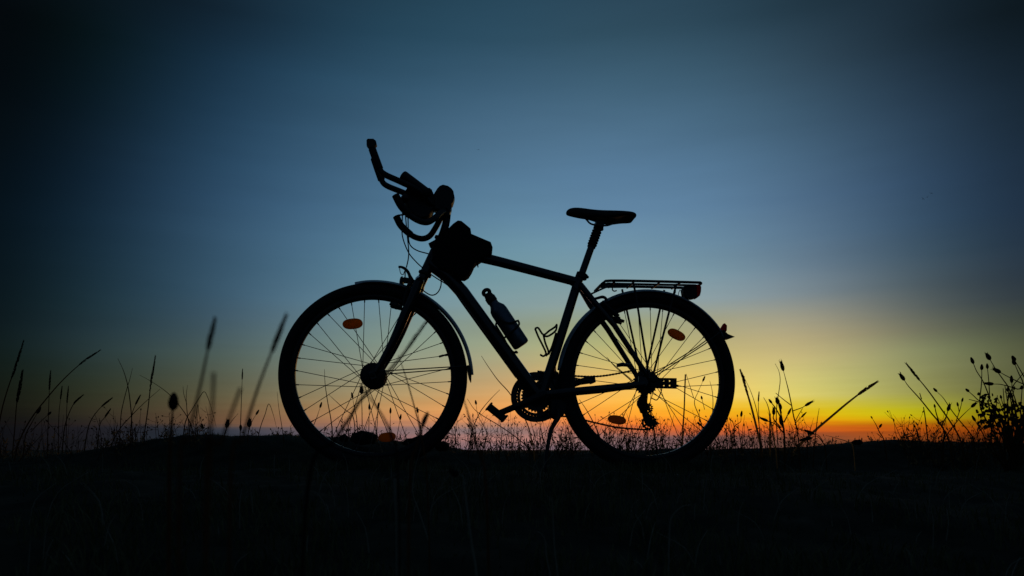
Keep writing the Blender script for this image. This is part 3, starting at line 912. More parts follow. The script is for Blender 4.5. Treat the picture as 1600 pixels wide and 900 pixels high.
if sd.z < 0: sd = -sd
loop = [cc + sd*(0.0125*math.cos(q)) + axn*(0.0100*math.sin(q)) for q in (2*math.pi*i/20 for i in range(20))]
b.tube(loop, 0.0075, 8, close=True)
b.build('carry_loop', M['plastic'], cap)

# --- bags and the roll on the bar
bc = P(715, 432)
bag = local_thing('frame_bag', bc)
tag(bag, 'bulky black frame bag strapped behind the handlebar over the top tube', 'bag')
def shifted(poly): return [(x - bc.x, z - bc.z) for x, z in poly]
b = MB()
b.prism(shifted(P2([(687, 365), (699, 363), (718, 366), (737, 370.5), (752, 377), (766.5, 383), (769, 390), (768, 400), (757, 404), (746, 411), (742, 415), (738, 424), (733, 432), (726.5, 436), (718, 435), (708, 429), (698, 424), (686, 424), (677, 412), (675, 392)])), -0.05, 0.05, puff=0.97)
bb_ = b.build('pouch', M['fabric'], bag)
b = MB()
b.prism(shifted(P2([(698, 372), (700, 361), (708, 353), (715, 348.3), (720.5, 349), (728, 355), (735, 361), (736.5, 370), (736, 376), (715, 378)])), -0.035, 0.035, puff=0.97)
b.build('top_pocket', M['fabric'], bag)
b = MB(); b.tube([Vector((q.x - bc.x, q.y, q.z - bc.z)) for q in PP([(744, 405, -0.03), (746, 411, -0.032), (747, 418, -0.03)])], [0.003, 0.004, 0.002], 6); b.build('strap_end', M['fabric'], bag)
ca, cb = P(628, 273.5, -0.075), P(671, 306, -0.075)
roll = local_thing('handlebar_roll', ca)
tag(roll, 'black cylindrical case lying along the handlebar above the control cluster', 'case')
d = (cb - ca); Ld = d.length
b = MB(); b.lathe((0, 0, 0), d, [(0, 0.014), (0.003, 0.019), (0.010, 0.0205), (Ld*0.93, 0.0205), (Ld*0.97, 0.019), (Ld, 0.012)], 24); b.build('tube_body', M['plastic'], roll)
b = MB(); b.lathe(d.normalized()*(Ld*0.86), d, [(0, 0.0205), (0.001, 0.0235), (0.013, 0.0235), (0.015, 0.0205)], 24); b.build('end_ring', M['rubber'], roll)

# ------------------------------------------------------------------ plants
def bud_mesh(b, p, d, L, w, tuft=True):
    d = Vector(d).normalized()
    b.lathe(p, d, [(-0.05*L, w*0.25), (0.10*L, w*0.8), (0.35*L, w), (0.65*L, w*0.75), (0.85*L, w*0.4), (0.9*L, w*0.15)], 8)
    if tuft:
        ref = Vector((0, 1, 0)); n1 = d.cross(ref).normalized(); n2 = d.cross(n1)
        for i in range(5):
            q = 6.28*i/5 + random.random()
            e = n1*math.cos(q) + n2*math.sin(q)
            b.tube([p + d*(L*0.6) + e*(w*0.4), p + d*(L*random.uniform(0.95, 1.15)) + e*(w*random.uniform(0.5, 0.95))], [w*0.22, w*0.03], 4)
def ear_mesh(b, pts, w):
    """grass ear: overlapping spikelets along a curve"""
    pts = catmull(pts, 10)
    n = len(pts)
    b.tube(pts, [w*0.42, w*0.45, w*0.3, w*0.12], 6)
    for i in range(1, n - 1):
        t = (pts[i+1] - pts[i-1]).normalized()
        n1 = t.cross(Vector((0, 1, 0))).normalized(); n2 = t.cross(n1)
        env = 0.55 + 0.45*math.sin(math.pi*min(1, (i/n)*1.1 + 0.08))
        for k in range(3):
            q = random.uniform(0, 6.28); e = n1*math.cos(q) + n2*math.sin(q)
            a = pts[i] + e*(w*0.15); L = w*random.uniform(1.5, 2.4)
            b.tube([a, a + t*L*0.5 + e*(w*0.85*env), a + t*L + e*(w*0.95*env)], [w*0.1, w*0.30*env, w*0.04], 5)
def leaf_mesh(b, p, d, L, w, n=None):
    d = Vector(d).normalized(); n1 = d.cross(n or Vector((0.2, 1, 0.1))).normalized()
    up = d.cross(n1)
    q = [p, p + d*L*.3 + n1*w*.5 + up*w*.1, p + d*L*.7 + n1*w*.4, p + d*L - up*w*.2, p + d*L*.7 - n1*w*.4, p + d*L*.3 - n1*w*.5 + up*w*.1]
    b.add(q, [(0, 1, 5), (1, 2, 4, 5), (2, 3, 4)])
def to_ground(pts, lean=0.0):
    """carry the foot of a stem down into the soil"""
    p = pts[-1]; q = pts[-2]
    t = (p - q)
    g = Tz(p.x, p.y)
    if p.z > g + 0.004:
        drop = p.z - g + 0.012
        k = min(1.0, drop / max(1e-4, -t.z)) if t.z < -1e-4 else 0
        pts.append(Vector((p.x + t.x*k*0.5, p.y, p.z - drop)))
    return pts
def stalk(label, pts, d, wpx=1.6, head=None, branches=(), group='tall grass stalks on the rise', m='stem', name='grass_stalk', cat='grass stalk', dd=0.0, tip=0.35):
    """pts from the tip down, photo pixels at depth d; wpx = stem width in pixels"""
    k = d / FP
    n = len(pts)
    wp = [W(x, y, d + dd*(1 - i/(n-1))) for i, (x, y) in enumerate(pts)]
    line = to_ground(list(wp))
    root = line[-1].copy()
    e = empty(name, Matrix.Translation(root))
    tag(e, label, cat, group)
    r = wpx*k/2 * (0.8 if group.startswith('tall') else 1)
    b = MB(); b.tube([p - root for p in line], [r*tip, r*0.8, r, r*1.15], 6, smooth=5)
    buds = []
    for br in branches:          # (points from the tip down, head)
        bp = [W(x, y, d + dd*0.4) - root for x, y in br[0]]
        b.tube(bp, [r*0.5, r*0.8], 5, smooth=4)
        if br[1]: buds.append((bp, br[1]))
    b.build('stem', M[m], e)
    loc = [p - root for p in wp]
    if head: buds.insert(0, (loc, head))
    for bp, (kind, L, w) in buds:
        h = MB(); L *= k * (1.3 if kind in ('bud', 'nut') and d > 1 else 1); w *= k/2 * (0.8 if d > 1 else 0.9)
        if kind == 'bud':
            bud_mesh(h, bp[0], bp[0] - bp[1], L, w)
        elif kind == 'nut':
            bud_mesh(h, bp[0], bp[0] - bp[1], L, w, tuft=False)
        elif kind == 'ear':
            # follow the upper stem for the length of the ear
            cl = catmull(bp, 12); acc = 0; sel = [cl[0]]
            for i in range(1, len(cl)):
                acc += (cl[i] - cl[i-1]).length; sel.append(cl[i])
                if acc > L: break
            sel = sel[::-1]
            idx = np.linspace(0, len(sel)-1, min(len(sel), 7)).astype(int)
            ear_mesh(h, [sel[i] for i in idx], w)
        h.build('seed_head', M['bud' if kind != 'ear' or m == 'stem' else m], e)
    return e

# left of the bicycle, sharp
stalk('arching grass stalk bowing right, the longest of the far left', [(157,547),(130,565),(100,592),(75,620),(48,655),(30,690)], 3.1, 2.4, ('ear', 40, 3.2))
stalk('grass stalk with a feathery ear nearest the left edge of the picture', [(37,533),(30,555),(22,580),(13,605),(3,640),(-4,680)], 3.2, 2.2, ('ear', 60, 4))
stalk('upright grass stalk with thin ear standing alone left of the fuzzy round head', [(243,556),(239,580),(236,597),(231,640),(226,675)], 3.3, 2.0, ('ear', 55, 3.6))
stalk('thin stem leaning left, crossed by another stem to form an X', [(184,560),(192,577),(197,592),(201,610),(205,645),(207,690)], 3.3, 1.9)
stalk('thin stem leaning right, crossed by another stem to form an X', [(207,575),(203,592),(199,605),(193,628),(189,650),(187,690)], 3.35, 1.6)
stalk('long bare stem slanting down to the right just left of the fuzzy round head', [(218,586),(238,597),(262,614),(282,636),(297,660),(303,684)], 3.2, 1.7)
stalk('long bare stem slanting up to the right across the lone upright stalk', [(250,608),(226,629),(203,652),(186,672),(172,700)], 3.2, 1.8)
stalk('short curved grass blade leaning right, first right of the long arch', [(130,617),(116,630),(107,648),(101,668),(98,695)], 3.2, 2.0, ('ear', 22, 3))
stalk('short curved grass blade leaning right, second right of the long arch', [(175,622),(158,636),(145,652),(138,668),(133,695)], 3.2, 1.9, ('ear', 22, 3))
stalk('faint upright grass stalk under the feathery ear at the left edge', [(35,580),(31,605),(26,632),(23,670),(20,705)], 3.3, 2.0, ('ear', 50, 5))
stalk('thin straight stem between the left-edge stalks and the long arch', [(79,580),(77,610),(76,640),(74,700)], 3.35, 1.5, ('ear', 30, 3))
stalk('thin straight stem just right of the long arch', [(107,604),(105,625),(104,650),(103,700)], 3.4, 1.4, ('ear', 26, 2.5))
stalk('thin straight stem just left of the first short curved blade', [(97,604),(94,628),(92,650),(91,700)], 3.4, 1.4, ('ear', 20, 2.5))
stalk('short twig-like stem leaning right beside the crossed stems', [(219,618),(211,634),(206,650),(203,690)], 3.3, 1.7, ('ear', 16, 3))
stalk('stubby forked stem low between the second curved blade and the crossed stems', [(172,640),(163,653),(156,664),(152,700)], 3.3, 1.7, ('ear', 14, 3), branches=[([(155,653),(156,664)], None)])
stalk('dark tufted stem low near the left edge', [(58,646),(50,660),(40,680),(37,708)], 3.2, 2.2, ('nut', 10, 6), branches=[([(75,648),(60,662),(48,675)], ('nut', 6, 5))])
# between the crossed stems and the front wheel
stalk('straight thin stem with a small low bud left of the front wheel', [(379,577),(378,605),(377,630),(376,660),(375,684)], 3.4, 1.5, ('ear', 16, 2.4), branches=[([(376,664),(376,657)], ('nut', 8, 6))])
stalk('thin stem bent over at its tip like a shepherd crook right of the fuzzy head', [(338,668),(331,640),(325,622),(319,612),(311,622),(300,640),(290,658),(286,684)], 3.4, 1.5)
stalk('slim stem rising beside the fuzzy round head, with a forked tip', [(293,602),(291,618),(292,640),(295,664),(297,684)], 3.4, 1.5, branches=[([(286,604),(287,615),(292,632)], None)])
stalk('folded stem like an upturned V close to the front tyre', [(432,668),(427,648),(420,631),(414,648),(408,664),(403,684)], 3.3, 1.5)
stalk('short stem with slanted seed head left of the front tyre', [(400,648),(394,658),(389,672),(387,684)], 3.35, 1.6, ('nut', 8, 4.5))
stalk('short slanted bare stem beside the dark clover head', [(372,646),(362,658),(353,672),(350,684)], 3.35, 1.7, branches=[([(354,668),(352,678)], ('bud', 11, 9))])
stalk('low stem with a dark round head nearest the front tyre', [(389,667),(388,675),(387,684)], 3.3, 1.5, ('bud', 11, 10))
stalk('tiny stem with a hanging bud under the blurred slanting ear', [(315,662),(311,648),(309,632),(306,660),(305,684)], 3.4, 1.3, ('nut', 8, 5))
stalk('thin tall stem close along the left side of the front tyre', [(433,612),(436,640),(440,664),(443,684)], 3.3, 1.4)
# near the lens, out of focus
G2 = 'blurred stalks close to the lens'
stalk('tall blurred ear of grass, the left one of the two tallest', [(336,498),(329,527),(322,560),(314,598),(303,645),(292,690),(280,760)], 0.37, 5.0, ('ear', 75, 8.5), group=G2, dd=0.05)
stalk('tall blurred ear of grass beside the front tyre', [(447,493),(436,521),(422,556),(407,595),(392,640),(378,690),(360,760)], 0.39, 5.0, ('ear', 85, 8.5), group=G2, dd=0.05)
stalk('pale blurred upright stub between the two tallest blurred ears', [(334,582),(333,610),(331,650),(327,700),(322,770)], 0.31, 5.5, group=G2, tip=0.9)
stalk('pale blurred slanted stub left of the blurred ear by the tyre', [(376,606),(368,628),(358,655),(345,695),(325,770)], 0.33, 5.5, group=G2, tip=0.9)
stalk('blurred dark plantain head on a short stem left of the tall ears', [(270,640),(268,665),(266,700),(264,780)], 0.62, 6.0, ('nut', 30, 19), group=G2, name='plantain_stalk', cat='plantain')
stalk('blurred pale stem slanting across the front wheel from its hub to the fork leg', [(668,500),(652,522),(634,548),(614,572),(590,598),(566,622),(545,655),(522,690),(480,770)], 0.50, 5.5, ('ear', 60, 5), group=G2, m='bud')
stalk('blurred stem leaning left in the lower half of the front wheel under the hub', [(563,600),(574,616),(590,638),(603,660),(612,685),(622,760)], 0.5, 4.0, group=G2, m='bud')
stalk('slightly blurred thin stem right of the fork in the front wheel', [(622,555),(632,582),(641,612),(650,645),(657,675),(668,760)], 0.9, 2.6, group=G2)
stalk('short blurred ear low at the right inside the front wheel', [(667,648),(662,660),(656,678),(650,700),(640,770)], 0.6, 4.5, ('ear', 22, 7), group=G2)
stalk('blurred stem rising just behind the front tyre towards the pedal', [(724,622),(731,645),(738,672),(745,700),(760,770)], 0.7, 4.5, group=G2)
G6 = 'pale dead stems in the dark foreground'
stalk('pale blurred dead stem standing upright in the dark below the front wheel', [(617,748),(618,775),(620,810),(621,850)], 0.95, 6.0, group=G6, m='litter', tip=0.9, name='dead_stem', cat='dead stem')
stalk('blurred nodding dead flower head in the dark below the front tyre and pedal', [(716,742),(724,746),(726,765),(730,795),(737,850),(745,905)], 0.85, 4.0, ('bud', 18, 14), group=G6, m='litter', name='dead_stem', cat='dead stem')
stalk('thin pale stem winding up from the dark towards the front tyre', [(657,700),(648,735),(645,770),(655,800),(668,840)], 1.3, 2.2, group=G6, m='litter', name='dead_stem', cat='dead stem')
stalk('thin pale dead blade, tallest under the chainrings', [(862,778),(864,805),(865,830),(867,862),(872,905)], 1.0, 2.6, group=G6, m='litter', name='dead_stem', cat='dead stem')
stalk('hooked pale dead blade under the chainrings', [(838,830),(846,834),(852,845),(854,870),(860,905)], 0.95, 2.4, group=G6, m='litter', name='dead_stem', cat='dead stem')
stalk('short pale blade arched over in the dark below the rear wheel', [(1080,789),(1070,790),(1060,796),(1050,808),(1046,830)], 1.1, 2.4, group=G6, m='litter', name='dead_stem', cat='dead stem')
# seen through and between the wheels
G3 = 'stems seen around the wheels'
stalk('thin upright stem in the left half of the front wheel', [(507,577),(508,600),(512,628),(517,655),(521,690)], 3.5, 1.5, group=G3)
stalk('short stem slanting down right in the left half of the front wheel', [(514,617),(526,628),(540,641),(552,652),(556,690)], 3.5, 1.4, group=G3)
for i, (x, y, xb, lab) in enumerate(((551,622,560,'thin stem with a small bud left of the front hub base'), (565,615,566,'stem with a dark clustered head under the front hub'), (577,640,576,'budded stem below the right edge of the front hub'),
        (591,638,588,'budded stem in the front wheel, first right of the hub'), (610,646,609,'budded stem in the front wheel, second right of the hub'), (625,656,616,'leaning budded stem above the fallen amber reflector'), (653,645,662,'budded stem nearest the right rim of the front wheel'), (500,637,484,'leaning budded stem at the lower left of the front wheel'))):
    stalk(lab, [(x,y),(x+(xb-x)*.3,y+15),(x+(xb-x)*.7,y+32),(xb,695)], 3.55, 1.3, ('nut', 8, 4.5) if i != 1 else ('bud', 10, 9), group=G3)
stalk('tall dry stem leaning left in front of the down tube and chainrings', [(752,556),(763,573),(778,594),(796,614),(812,640),(826,668),(834,706)], 3.3, 2.0, group=G3, m='straw')
stalk('bare stem crossing above the near pedal', [(781,609),(768,622),(755,637),(748,648),(738,672),(733,700)], 3.4, 1.7, group=G3)
stalk('budded stem leaning left between front tyre and near pedal', [(744,632),(747,650),(757,668),(765,690),(768,704)], 3.45, 1.5, ('nut', 6, 4.5), group=G3)
stalk('long stem sloping right from the near pedal to the kickstand', [(730,623),(745,643),(780,665),(810,686),(828,704)], 3.4, 1.8, group=G3)
stalk('straight reddish stem rising in the right half of the rear wheel', [(1071,585),(1070,610),(1069,640),(1067,670),(1066,704)], 3.45, 2.6, group=G3, m='straw', tip=0.9)
stalk('slanting stem crossing the seat stay bottom to the rear hub', [(948,558),(960,572),(975,585),(988,597),(1005,620),(1018,650),(1026,704)], 3.3, 2.2, group=G3)
stalk('branched budded stem in the right of the rear wheel', [(1098,596),(1091,612),(1085,630),(1094,655),(1104,700)], 3.3, 1.4, ('nut', 8, 4), branches=[([(1072,584),(1077,600),(1084,622)], None), ([(1097,624),(1101,640)], ('nut', 5, 4))], group=G3)
stalk('thin stem by the right rim of the rear wheel', [(1109,595),(1113,612),(1114,634),(1112,660),(1110,702)], 3.3, 1.4, group=G3)
stalk('crossing dry stem under the chainstay at the left of the rear wheel', [(905,624),(916,640),(928,662),(940,690),(944,704)], 3.4, 2.0, group=G3)
# right of the bicycle
G4 = 'weeds right of the bicycle'
stalk('brown grass stalk with slim ear right beside the rear tyre', [(1157,579),(1161,590),(1167,612),(1175,640),(1183,672),(1190,704)], 3.5, 3.4, ('ear', 40, 4.5), group=G4, m='straw')
stalk('thick straw stalk leaning far right, the longest slanted stem there', [(1370,597),(1350,610),(1325,629),(1300,650),(1272,674),(1245,700)], 3.5, 4.0, ('ear', 34, 5.5), group=G4, m='straw')
stalk('thin wavy stem curling over beside the tallest budded weed', [(1211,568),(1217,580),(1219,594),(1217,612),(1214,632),(1213,660),(1216,702)], 3.3, 1.4, group=G4)
stalk('tallest budded weed right of the rear wheel, with side branches', [(1224,579),(1228,594),(1232,610),(1237,634),(1240,650),(1245,670),(1249,702)], 3.1, 2.0, ('bud', 13, 8),
      branches=[([(1258,634),(1253,637),(1239,642)], ('bud', 12, 6)), ([(1212,614),(1224,624),(1236,633)], None), ([(1252,652),(1244,660),(1242,664)], ('nut', 10, 4)), ([(1254,638),(1247,650),(1242,660)], None)], group=G4, name='budded_weed', cat='weed')
stalk('dark knobbly weed with clustered heads left of the tallest budded weed', [(1216,631),(1219,642),(1222,656),(1225,675),(1226,702)], 3.1, 3.0, ('bud', 9, 9),
      branches=[([(1206,630),(1212,638),(1220,652)], ('nut', 7, 5)), ([(1209,648),(1209,655),(1220,668)], ('bud', 10, 7)), ([(1220,640),(1221,646)], ('nut', 9, 7)), ([(1222,664),(1223,668)], ('nut', 12, 9)), ([(1200,658),(1212,663),(1224,676)], ('bud', 12, 6)), ([(1231,648),(1225,660)], ('nut', 10, 5))], group=G4, name='knobbly_weed', cat='weed')
stalk('straight reddish blade standing just left of the knobbly weed', [(1203,646),(1203,665),(1203,704)], 3.5, 3.0, group=G4, m='straw', tip=0.9)
stalk('thin stem bending left over the reddish blade', [(1193,621),(1199,632),(1203,648),(1206,670),(1212,702)], 3.2, 1.8, group=G4, m='straw')
stalk('fine stem first right of the brown stalk by the rear tyre', [(1163,590),(1174,614),(1182,640),(1186,664),(1190,704)], 3.3, 1.4, ('nut', 3, 3), group=G4)
stalk('fine upright stem with slim tip midway between brown stalk and reddish blade', [(1186,613),(1185,630),(1186,660),(1188,704)], 3.3, 1.3, ('ear', 14, 2.5), group=G4)
stalk('budded twig low against the rear tyre', [(1158,651),(1157,659),(1150,664),(1147,672),(1149,704)], 3.2, 1.6, ('nut', 8, 5), branches=[([(1139,652),(1146,662),(1148,675)], None)], group=G4)
stalk('thin upright stem crossing the thick straw stalk', [(1280,638),(1277,656),(1275,674),(1272,702)], 3.3, 1.6, group=G4)
stalk('low drooping weed with two dark leaves at the foot of the thick straw stalk', [(1268,684),(1277,682),(1286,692),(1290,704)], 3.2, 1.7, ('bud', 16, 8), branches=[([(1272,678),(1280,681),(1286,690)], ('bud', 14, 7))], group=G4, name='drooping_weed', cat='weed')
stalk('low bare stem sloping right before the far crest', [(1290,680),(1308,685),(1326,691),(1333,700)], 3.2, 1.4, group=G4, m='straw')
stalk('budded stem leaning left, alone on the crest', [(1363,654),(1369,664),(1374,675),(1382,690)], 3.4, 1.6, ('nut', 4, 3), branches=[([(1374,668),(1372,671)], ('nut', 6, 5)), ([(1370,677),(1378,684)], None)], group=G4)
G5 = 'weeds at the right edge'
stalk('budded stem leaning left, the leftmost tall one near the right edge', [(1413,594),(1420,604),(1438,624),(1454,644),(1470,664),(1484,692)], 3.0, 2.2, ('bud', 11, 8), branches=[([(1437,614),(1440,624)], None)], group=G5, name='budded_weed', cat='weed')
stalk('grass ear leaning left above the leftmost tall budded stem', [(1416,568),(1432,588),(1450,610),(1470,638),(1488,664),(1502,692)], 3.0, 2.2, ('ear', 34, 4), group=G5)
stalk('thin budded stem leaning left behind the dark grass ear', [(1464,612),(1474,622),(1486,640),(1500,658),(1515,676),(1522,692)], 3.1, 1.7, ('nut', 7, 5), group=G5, name='budded_weed', cat='weed')
stalk('forked weed with three buds leaning right', [(1518,636),(1506,647),(1494,660),(1482,676),(1474,692)], 3.1, 1.8, ('bud', 9, 7), branches=[([(1503,628),(1500,640),(1494,658)], ('nut', 6, 4)), ([(1497,635),(1499,644)], ('nut', 6, 4))], group=G5, name='budded_weed', cat='weed')
stalk('short shaggy weed with a curled leaf under the leftmost tall budded stem', [(1481,642),(1478,652),(1472,664),(1476,676),(1474,692)], 3.1, 2.6, ('bud', 10, 7), branches=[([(1461,637),(1463,646),(1468,662)], ('nut', 5, 4)), ([(1443,636),(1446,655),(1450,690)], None), ([(1430,668),(1434,676),(1437,690)], ('nut', 5, 4))], group=G5, name='shaggy_weed', cat='weed')

# the leafy bush at the right edge
bush_root = W(1582, 702, 3.0); bush_root.z = Tz(bush_root.x, bush_root.y) - 0.01
bush = empty('leafy_bush', Matrix.Translation(bush_root))
tag(bush, 'dark leafy bush with many budded twigs cut by the right edge', 'bush')
bs = MB()
twigs = [([(1521,568),(1526,580),(1535,594),(1542,610),(1550,632),(1562,660),(1576,700)], ('nut', 9, 6)), ([(1534,578),(1534,590),(1533,606),(1531,626),(1535,645),(1560,690)], ('nut', 8, 6)),
  ([(1543,576),(1545,596),(1546,618),(1545,634),(1560,670)], ('nut', 7, 5)), ([(1547,562),(1556,577),(1568,594),(1576,606),(1584,630),(1590,690)], ('bud', 10, 8)),
  ([(1563,582),(1574,588),(1590,596),(1606,604),(1620,620)], ('bud', 11, 8)), ([(1586,564),(1594,578),(1602,592),(1612,610)], ('nut', 8, 7)), ([(1586,570),(1592,584),(1599,600),(1606,640)], ('nut', 8, 7)),
  ([(1514,612),(1522,619),(1530,626),(1548,634),(1564,650),(1578,690)], ('nut', 6, 5)), ([(1514,624),(1526,627),(1540,631),(1560,642)], None), ([(1552,600),(1566,601),(1590,608),(1610,616)], ('bud', 12, 7)),
  ([(1524,658),(1530,668),(1537,680),(1545,700)], ('nut', 9, 5)), ([(1600,582),(1590,594),(1582,606),(1574,640)], None), ([(1581,598),(1582,610),(1588,630),(1596,660)], ('nut', 10, 6)), ([(1570,612),(1580,620),(1592,640),(1600,670)], None),
  ([(1620,570),(1612,600),(1604,640),(1598,690)], ('bud', 10, 8)), ([(1640,600),(1622,640),(1606,690)], ('nut', 9, 6)), ([(1655,630),(1630,660),(1610,700)], None)]
kb = 3.0/FP
for i in range(26):
    x = random.uniform(1535, 1640); y = random.uniform(600, 665); x2 = x + (1585 - x)*0.5 + random.gauss(0, 8)
    twigs.append(([(x, y), (x + (x2-x)*.4 + random.gauss(0, 3), y + (690-y)*.4), (x2, 690)], random.choice((None, ('nut', 5, 4), None))))
for tw, hd in twigs:
    dz = random.uniform(-0.08, 0.12)
    pts = [W(x, y, 3.0 + dz) - bush_root for x, y in tw]
    pts.append(Vector((random.uniform(-.02, .02), random.uniform(-.02, .02), 0)))
    bs.tube(pts, [0.5*kb, 0.8*kb, 1.0*kb, 1.5*kb], 5, smooth=4)
    if hd:
        h = MB(); bud_mesh(h, pts[0], pts[0]-pts[1], hd[1]*kb*1.3, hd[2]*kb/2*0.85, tuft=hd[0] == 'bud'); h.build('seed_head', M['bud'], bush)
bs.build('twigs', M['stem'], bush)
lf = MB()
for i in range(180):
    x = random.gauss(1588, 30); y = random.gauss(662, 21)
    if x < 1528 or y > 704 or (x < 1548 and y < 640): continue
    if y < 628 and random.random() < 0.75: continue
    p = W(x, y, 3.0 + random.uniform(-0.12, 0.16)) - bush_root
    dv = Vector((random.uniform(-1, 1), random.uniform(-.6, .6), random.uniform(-.5, 1)))
    leaf_mesh(lf, p, dv, random.uniform(6, 12)*kb, random.uniform(4.5, 8)*kb, Vector((random.uniform(-.6, .6), 1, random.uniform(-.6, .6))))
for i in range(70):      # leaves on the left shoulder
    x = random.choice((1541, 1552, 1564, 1536)) + random.gauss(0, 5); y = random.uniform(618, 672)
    p = W(x, y, 3.0 + random.uniform(-.06, .06)) - bush_root
    leaf_mesh(lf, p, Vector((random.uniform(-1, 1), random.uniform(-.5, .5), random.uniform(-.5, 1))), random.uniform(4, 9)*kb, random.uniform(3, 6)*kb, Vector((random.uniform(-.6, .6), 1, random.uniform(-.6, .6))))
tag(lf.build('foliage', M['leaf'], bush, smooth=False), kind='stuff')

# ------------------------------------------------------------------ clods of earth
def clod(label, px, py, d, sx, sy, sz):
    bm = bmesh.new(); bmesh.ops.create_icosphere(bm, subdivisions=3, radius=1)
    ph = random.uniform(0, 9)
    for v in bm.verts:
        c = v.co
        n = 1 + 0.16*math.sin(3.1*c.x + ph) * math.cos(2.7*c.y + ph) + 0.10*math.sin(7*c.z + 5*c.x + ph) + 0.05*math.sin(13*c.y + 9*c.x)
        v.co = Vector((c.x*sx*n, c.y*sy*n, c.z*sz*n))
    me = bpy.data.meshes.new('clod'); bm.to_mesh(me); bm.free()
    me.polygons.foreach_set('use_smooth', [True]*len(me.polygons)); me.materials.append(M['stone'])
    o = bpy.data.objects.new('clod', me); COL.objects.link(o)
    p = W(px, py, d); o.location = (p.x, p.y, p.z)
    tag(o, label, 'clod', 'clods of earth on the crest')
clod('large dark clod of earth on the crest behind the front wheel', 568, 684, 3.35, 0.055, 0.05, 0.032)
clod('small dark clod on the crest left of the large clod', 537, 685, 3.4, 0.022, 0.03, 0.018)
clod('flat dark clod behind the lower right of the front wheel', 652, 692, 3.3, 0.07, 0.05, 0.028)
clod('dark clod just right of where the front tyre meets the crest', 690, 697, 3.3, 0.035, 0.04, 0.022)
clod('lone leafy dark lump on the crest between straw stalk and right edge', 1340, 691, 3.55, 0.024, 0.02, 0.013)

# ------------------------------------------------------------------ low weeds and grass nobody could count
def weed(b, x, y, h, rk):
    z = Tz(x, y) - 0.004
    lean = random.gauss(0, 0.28); ly = random.gauss(0, 0.15)
    p0 = Vector((x, y, z)); top = p0 + Vector((lean*h, ly*h, h))
    mid = p0.lerp(top, 0.5) + Vector((random.gauss(0, .07)*h, 0, 0))
    r = rk*random.uniform(0.7, 1.3)
    b.tube([p0, mid, top], [r*1.2, r, r*0.5], 3, smooth=3)
    for k in range(random.choice((0, 1, 1, 2, 3))):
        t = random.uniform(0.25, 0.9); a = p0.lerp(top, t)
        s = random.choice((-1, 1)); L = h*random.uniform(0.15, 0.4)
        e = a + Vector((s*L*random.uniform(.4, 1), random.gauss(0, .3)*L, L*random.uniform(0.1, .9)))
        b.tube([a, a.lerp(e, .5) + Vector((0, 0, -L*.08)), e], [r*.8, r*.4], 3)
        if random.random() < 0.55:
            b.lathe(e, e - a, [(0, r*.6), (r*3, r*random.uniform(1.8, 2.6)), (r*6, r*1.5), (r*8, r*.2)], 5)
    if random.random() < 0.35:
        b.lathe(top, top - mid, [(0, r*.6), (r*3, r*2.3), (r*7, r*1.4), (r*9, r*.2)], 5)
    for k in range(random.choice((0, 1, 1, 2))):
        a = p0.lerp(top, random.uniform(.05, .7))
        leaf_mesh(b, a, Vector((random.uniform(-1, 1), random.uniform(-.4, .4), random.uniform(.1, .9))), random.uniform(.012, .03), random.uniform(.003, .008))
wb = MB()
def band(n, x0, x1, d0, d1, h0, h1, rk=0.0011, hp=1.0):
    for i in range(n):
        d = random.uniform(d0, d1); px = random.uniform(x0, x1)
        h = h0 + (h1 - h0) * random.random() ** (1.6*hp)
        weed(wb, (px-800)/FP*d, d, h, rk)
band(190, 690, 900, 3.35, 3.9, 0.05, 0.21, rk=0.0013)
band(210, 880, 1150, 3.4, 3.95, 0.05, 0.20, rk=0.0013)
band(130, 1120, 1270, 3.3, 3.9, 0.04, 0.19, rk=0.0013)
band(40, 1260, 1420, 3.5, 3.9, 0.01, 0.07)
band(200, 1410, 1570, 3.2, 3.8, 0.03, 0.17, rk=0.0014)
band(80, 530, 700, 3.5, 3.9, 0.02, 0.12)
band(36, 380, 540, 3.5, 3.9, 0.01, 0.08)
band(90, 150, 330, 3.2, 3.8, 0.02, 0.14)
band(150, -60, 210, 3.0, 3.8, 0.05, 0.19, rk=0.0012)
band(60, 1540, 1700, 3.2, 3.8, 0.03, 0.14)
tag(wb.build('low_weeds', M['stem'], None, smooth=False), 'tangle of thin dry weeds fringing the crest behind the bicycle', 'weeds', kind='stuff')
gb = MB()
def blade(b, x, y, h, w):
    z = Tz(x, y) - 0.003; q = random.uniform(0, 6.28)
    dx, dy = math.cos(q)*h*random.uniform(.2, .8), math.sin(q)*h*random.uniform(.2, .8)
    sx, sy = -math.sin(q)*w, math.cos(q)*w
    b.add([(x-sx, y-sy, z), (x+sx, y+sy, z), (x+dx*.35+sx*.8, y+dy*.35+sy*.8, z+h*.6), (x+dx*.35-sx*.8, y+dy*.35-sy*.8, z+h*.6), (x+dx, y+dy, z+h*.95)], [(0, 1, 2, 3), (3, 2, 4)])
for i in range(26000):
    d = 0.75 + 3.3*random.random()**1.3; px = random.uniform(-150, 1750)
    x = (px-800)/FP*d
    cl = math.sin(x*5.1 + 2*math.sin(d*3)) * math.sin(d*6.3 + x*2) + 0.5*math.sin(x*17 + d*11)
    if cl < -0.35 and random.random() < 0.8: continue
    if d > 2.55: h = random.uniform(.005, .024)
    else: h = random.uniform(.012, .060) * (0.7 + 0.4*cl)
    blade(gb, x, d, max(h, 0.006), random.uniform(.0008, .0022))
for i in range(2600):      # taller blades round the tyres
    c_ = random.choice((-1, 1)) * WB/2 + random.gauss(0, 0.16); v_ = -0.03 - abs(random.gauss(0, 0.09))
    p = BASE + EX*c_ + EY*v_
    blade(gb, p.x, p.y, random.uniform(.015, .06), random.uniform(.0008, .0020))
tag(gb.build('grass', M['grass'], None, smooth=False), 'short dark grass covering the ground in front of the bicycle', 'grass', kind='stuff')
sb = MB()
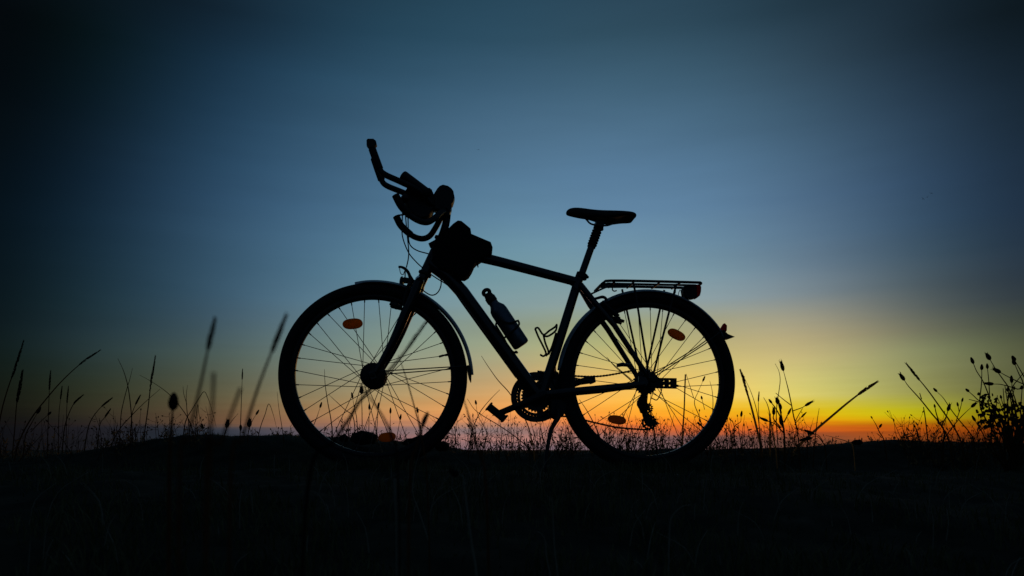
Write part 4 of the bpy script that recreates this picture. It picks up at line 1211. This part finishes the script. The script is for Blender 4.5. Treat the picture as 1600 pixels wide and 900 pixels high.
for i in range(170):
    d = random.uniform(0.85, 2.5); px = random.uniform(0, 1600); x = (px-800)/FP*d
    z = Tz(x, d); h = random.uniform(.02, .10) * (1 if d > 1.2 else .7); l = random.gauss(0, .5)
    p0 = Vector((x, d, z - .003)); 
    sb.tube([p0, p0 + Vector((l*h*.3, 0, h*.6)), p0 + Vector((l*h, random.gauss(0, .2)*h, h))], [.0011, .0009, .0004], 4, smooth=3)
tag(sb.build('straw_litter', M['litter'], None), 'pale dry stems scattered in the dark foreground', 'straw', kind='stuff')

# ------------------------------------------------------------------ birds far off
def bird(label, px, py, d, span, roll, yaw):
    e = MB()
    e.tube([(-.30*span, 0, 0), (-.1*span, 0, .01*span), (.12*span, 0, .01*span), (.24*span, 0, .02*span)], [.01*span, .05*span, .06*span, .03*span], 8)
    body = empty('bird', Matrix.Translation(W(px, py, d)) @ Matrix.Rotation(yaw, 4, 'Z') @ Matrix.Rotation(roll, 4, 'X'))
    tag(body, label, 'bird', 'birds in the sky')
    e.build('body', M['feather'], body)
    for s in (-1, 1):
        w = MB()
        w.add([(.10*span, s*.03*span, .02*span), (-.06*span, s*.03*span, .01*span), (-.05*span, s*.28*span, .09*span), (.09*span, s*.26*span, .10*span), (-.06*span, s*.5*span, .04*span),
               (.10*span, s*.03*span, .035*span), (-.06*span, s*.03*span, .02*span), (-.05*span, s*.28*span, .10*span), (.09*span, s*.26*span, .115*span)],
              [(0, 1, 2, 3), (3, 2, 4), (5, 8, 7, 6), (8, 4, 7), (0, 3, 8, 5), (1, 6, 7, 2), (0, 5, 6, 1), (3, 4, 8), (2, 7, 4)])
        w.build('wing', M['feather'], body)
bird('small distant bird high above the frame bag, alone in the sky', 747, 234, 90, 0.45, 0.3, 1.4)
bird('darkest and leftmost of three tiny birds in the right sky', 1442, 310.5, 90, 0.6, 0.9, 1.2)
bird('middle one of three tiny birds in the right sky', 1449, 308, 110, 0.6, -0.6, 1.3)
bird('faintest, topmost of three tiny birds in the right sky', 1455, 302, 130, 0.75, 0.5, 1.2)
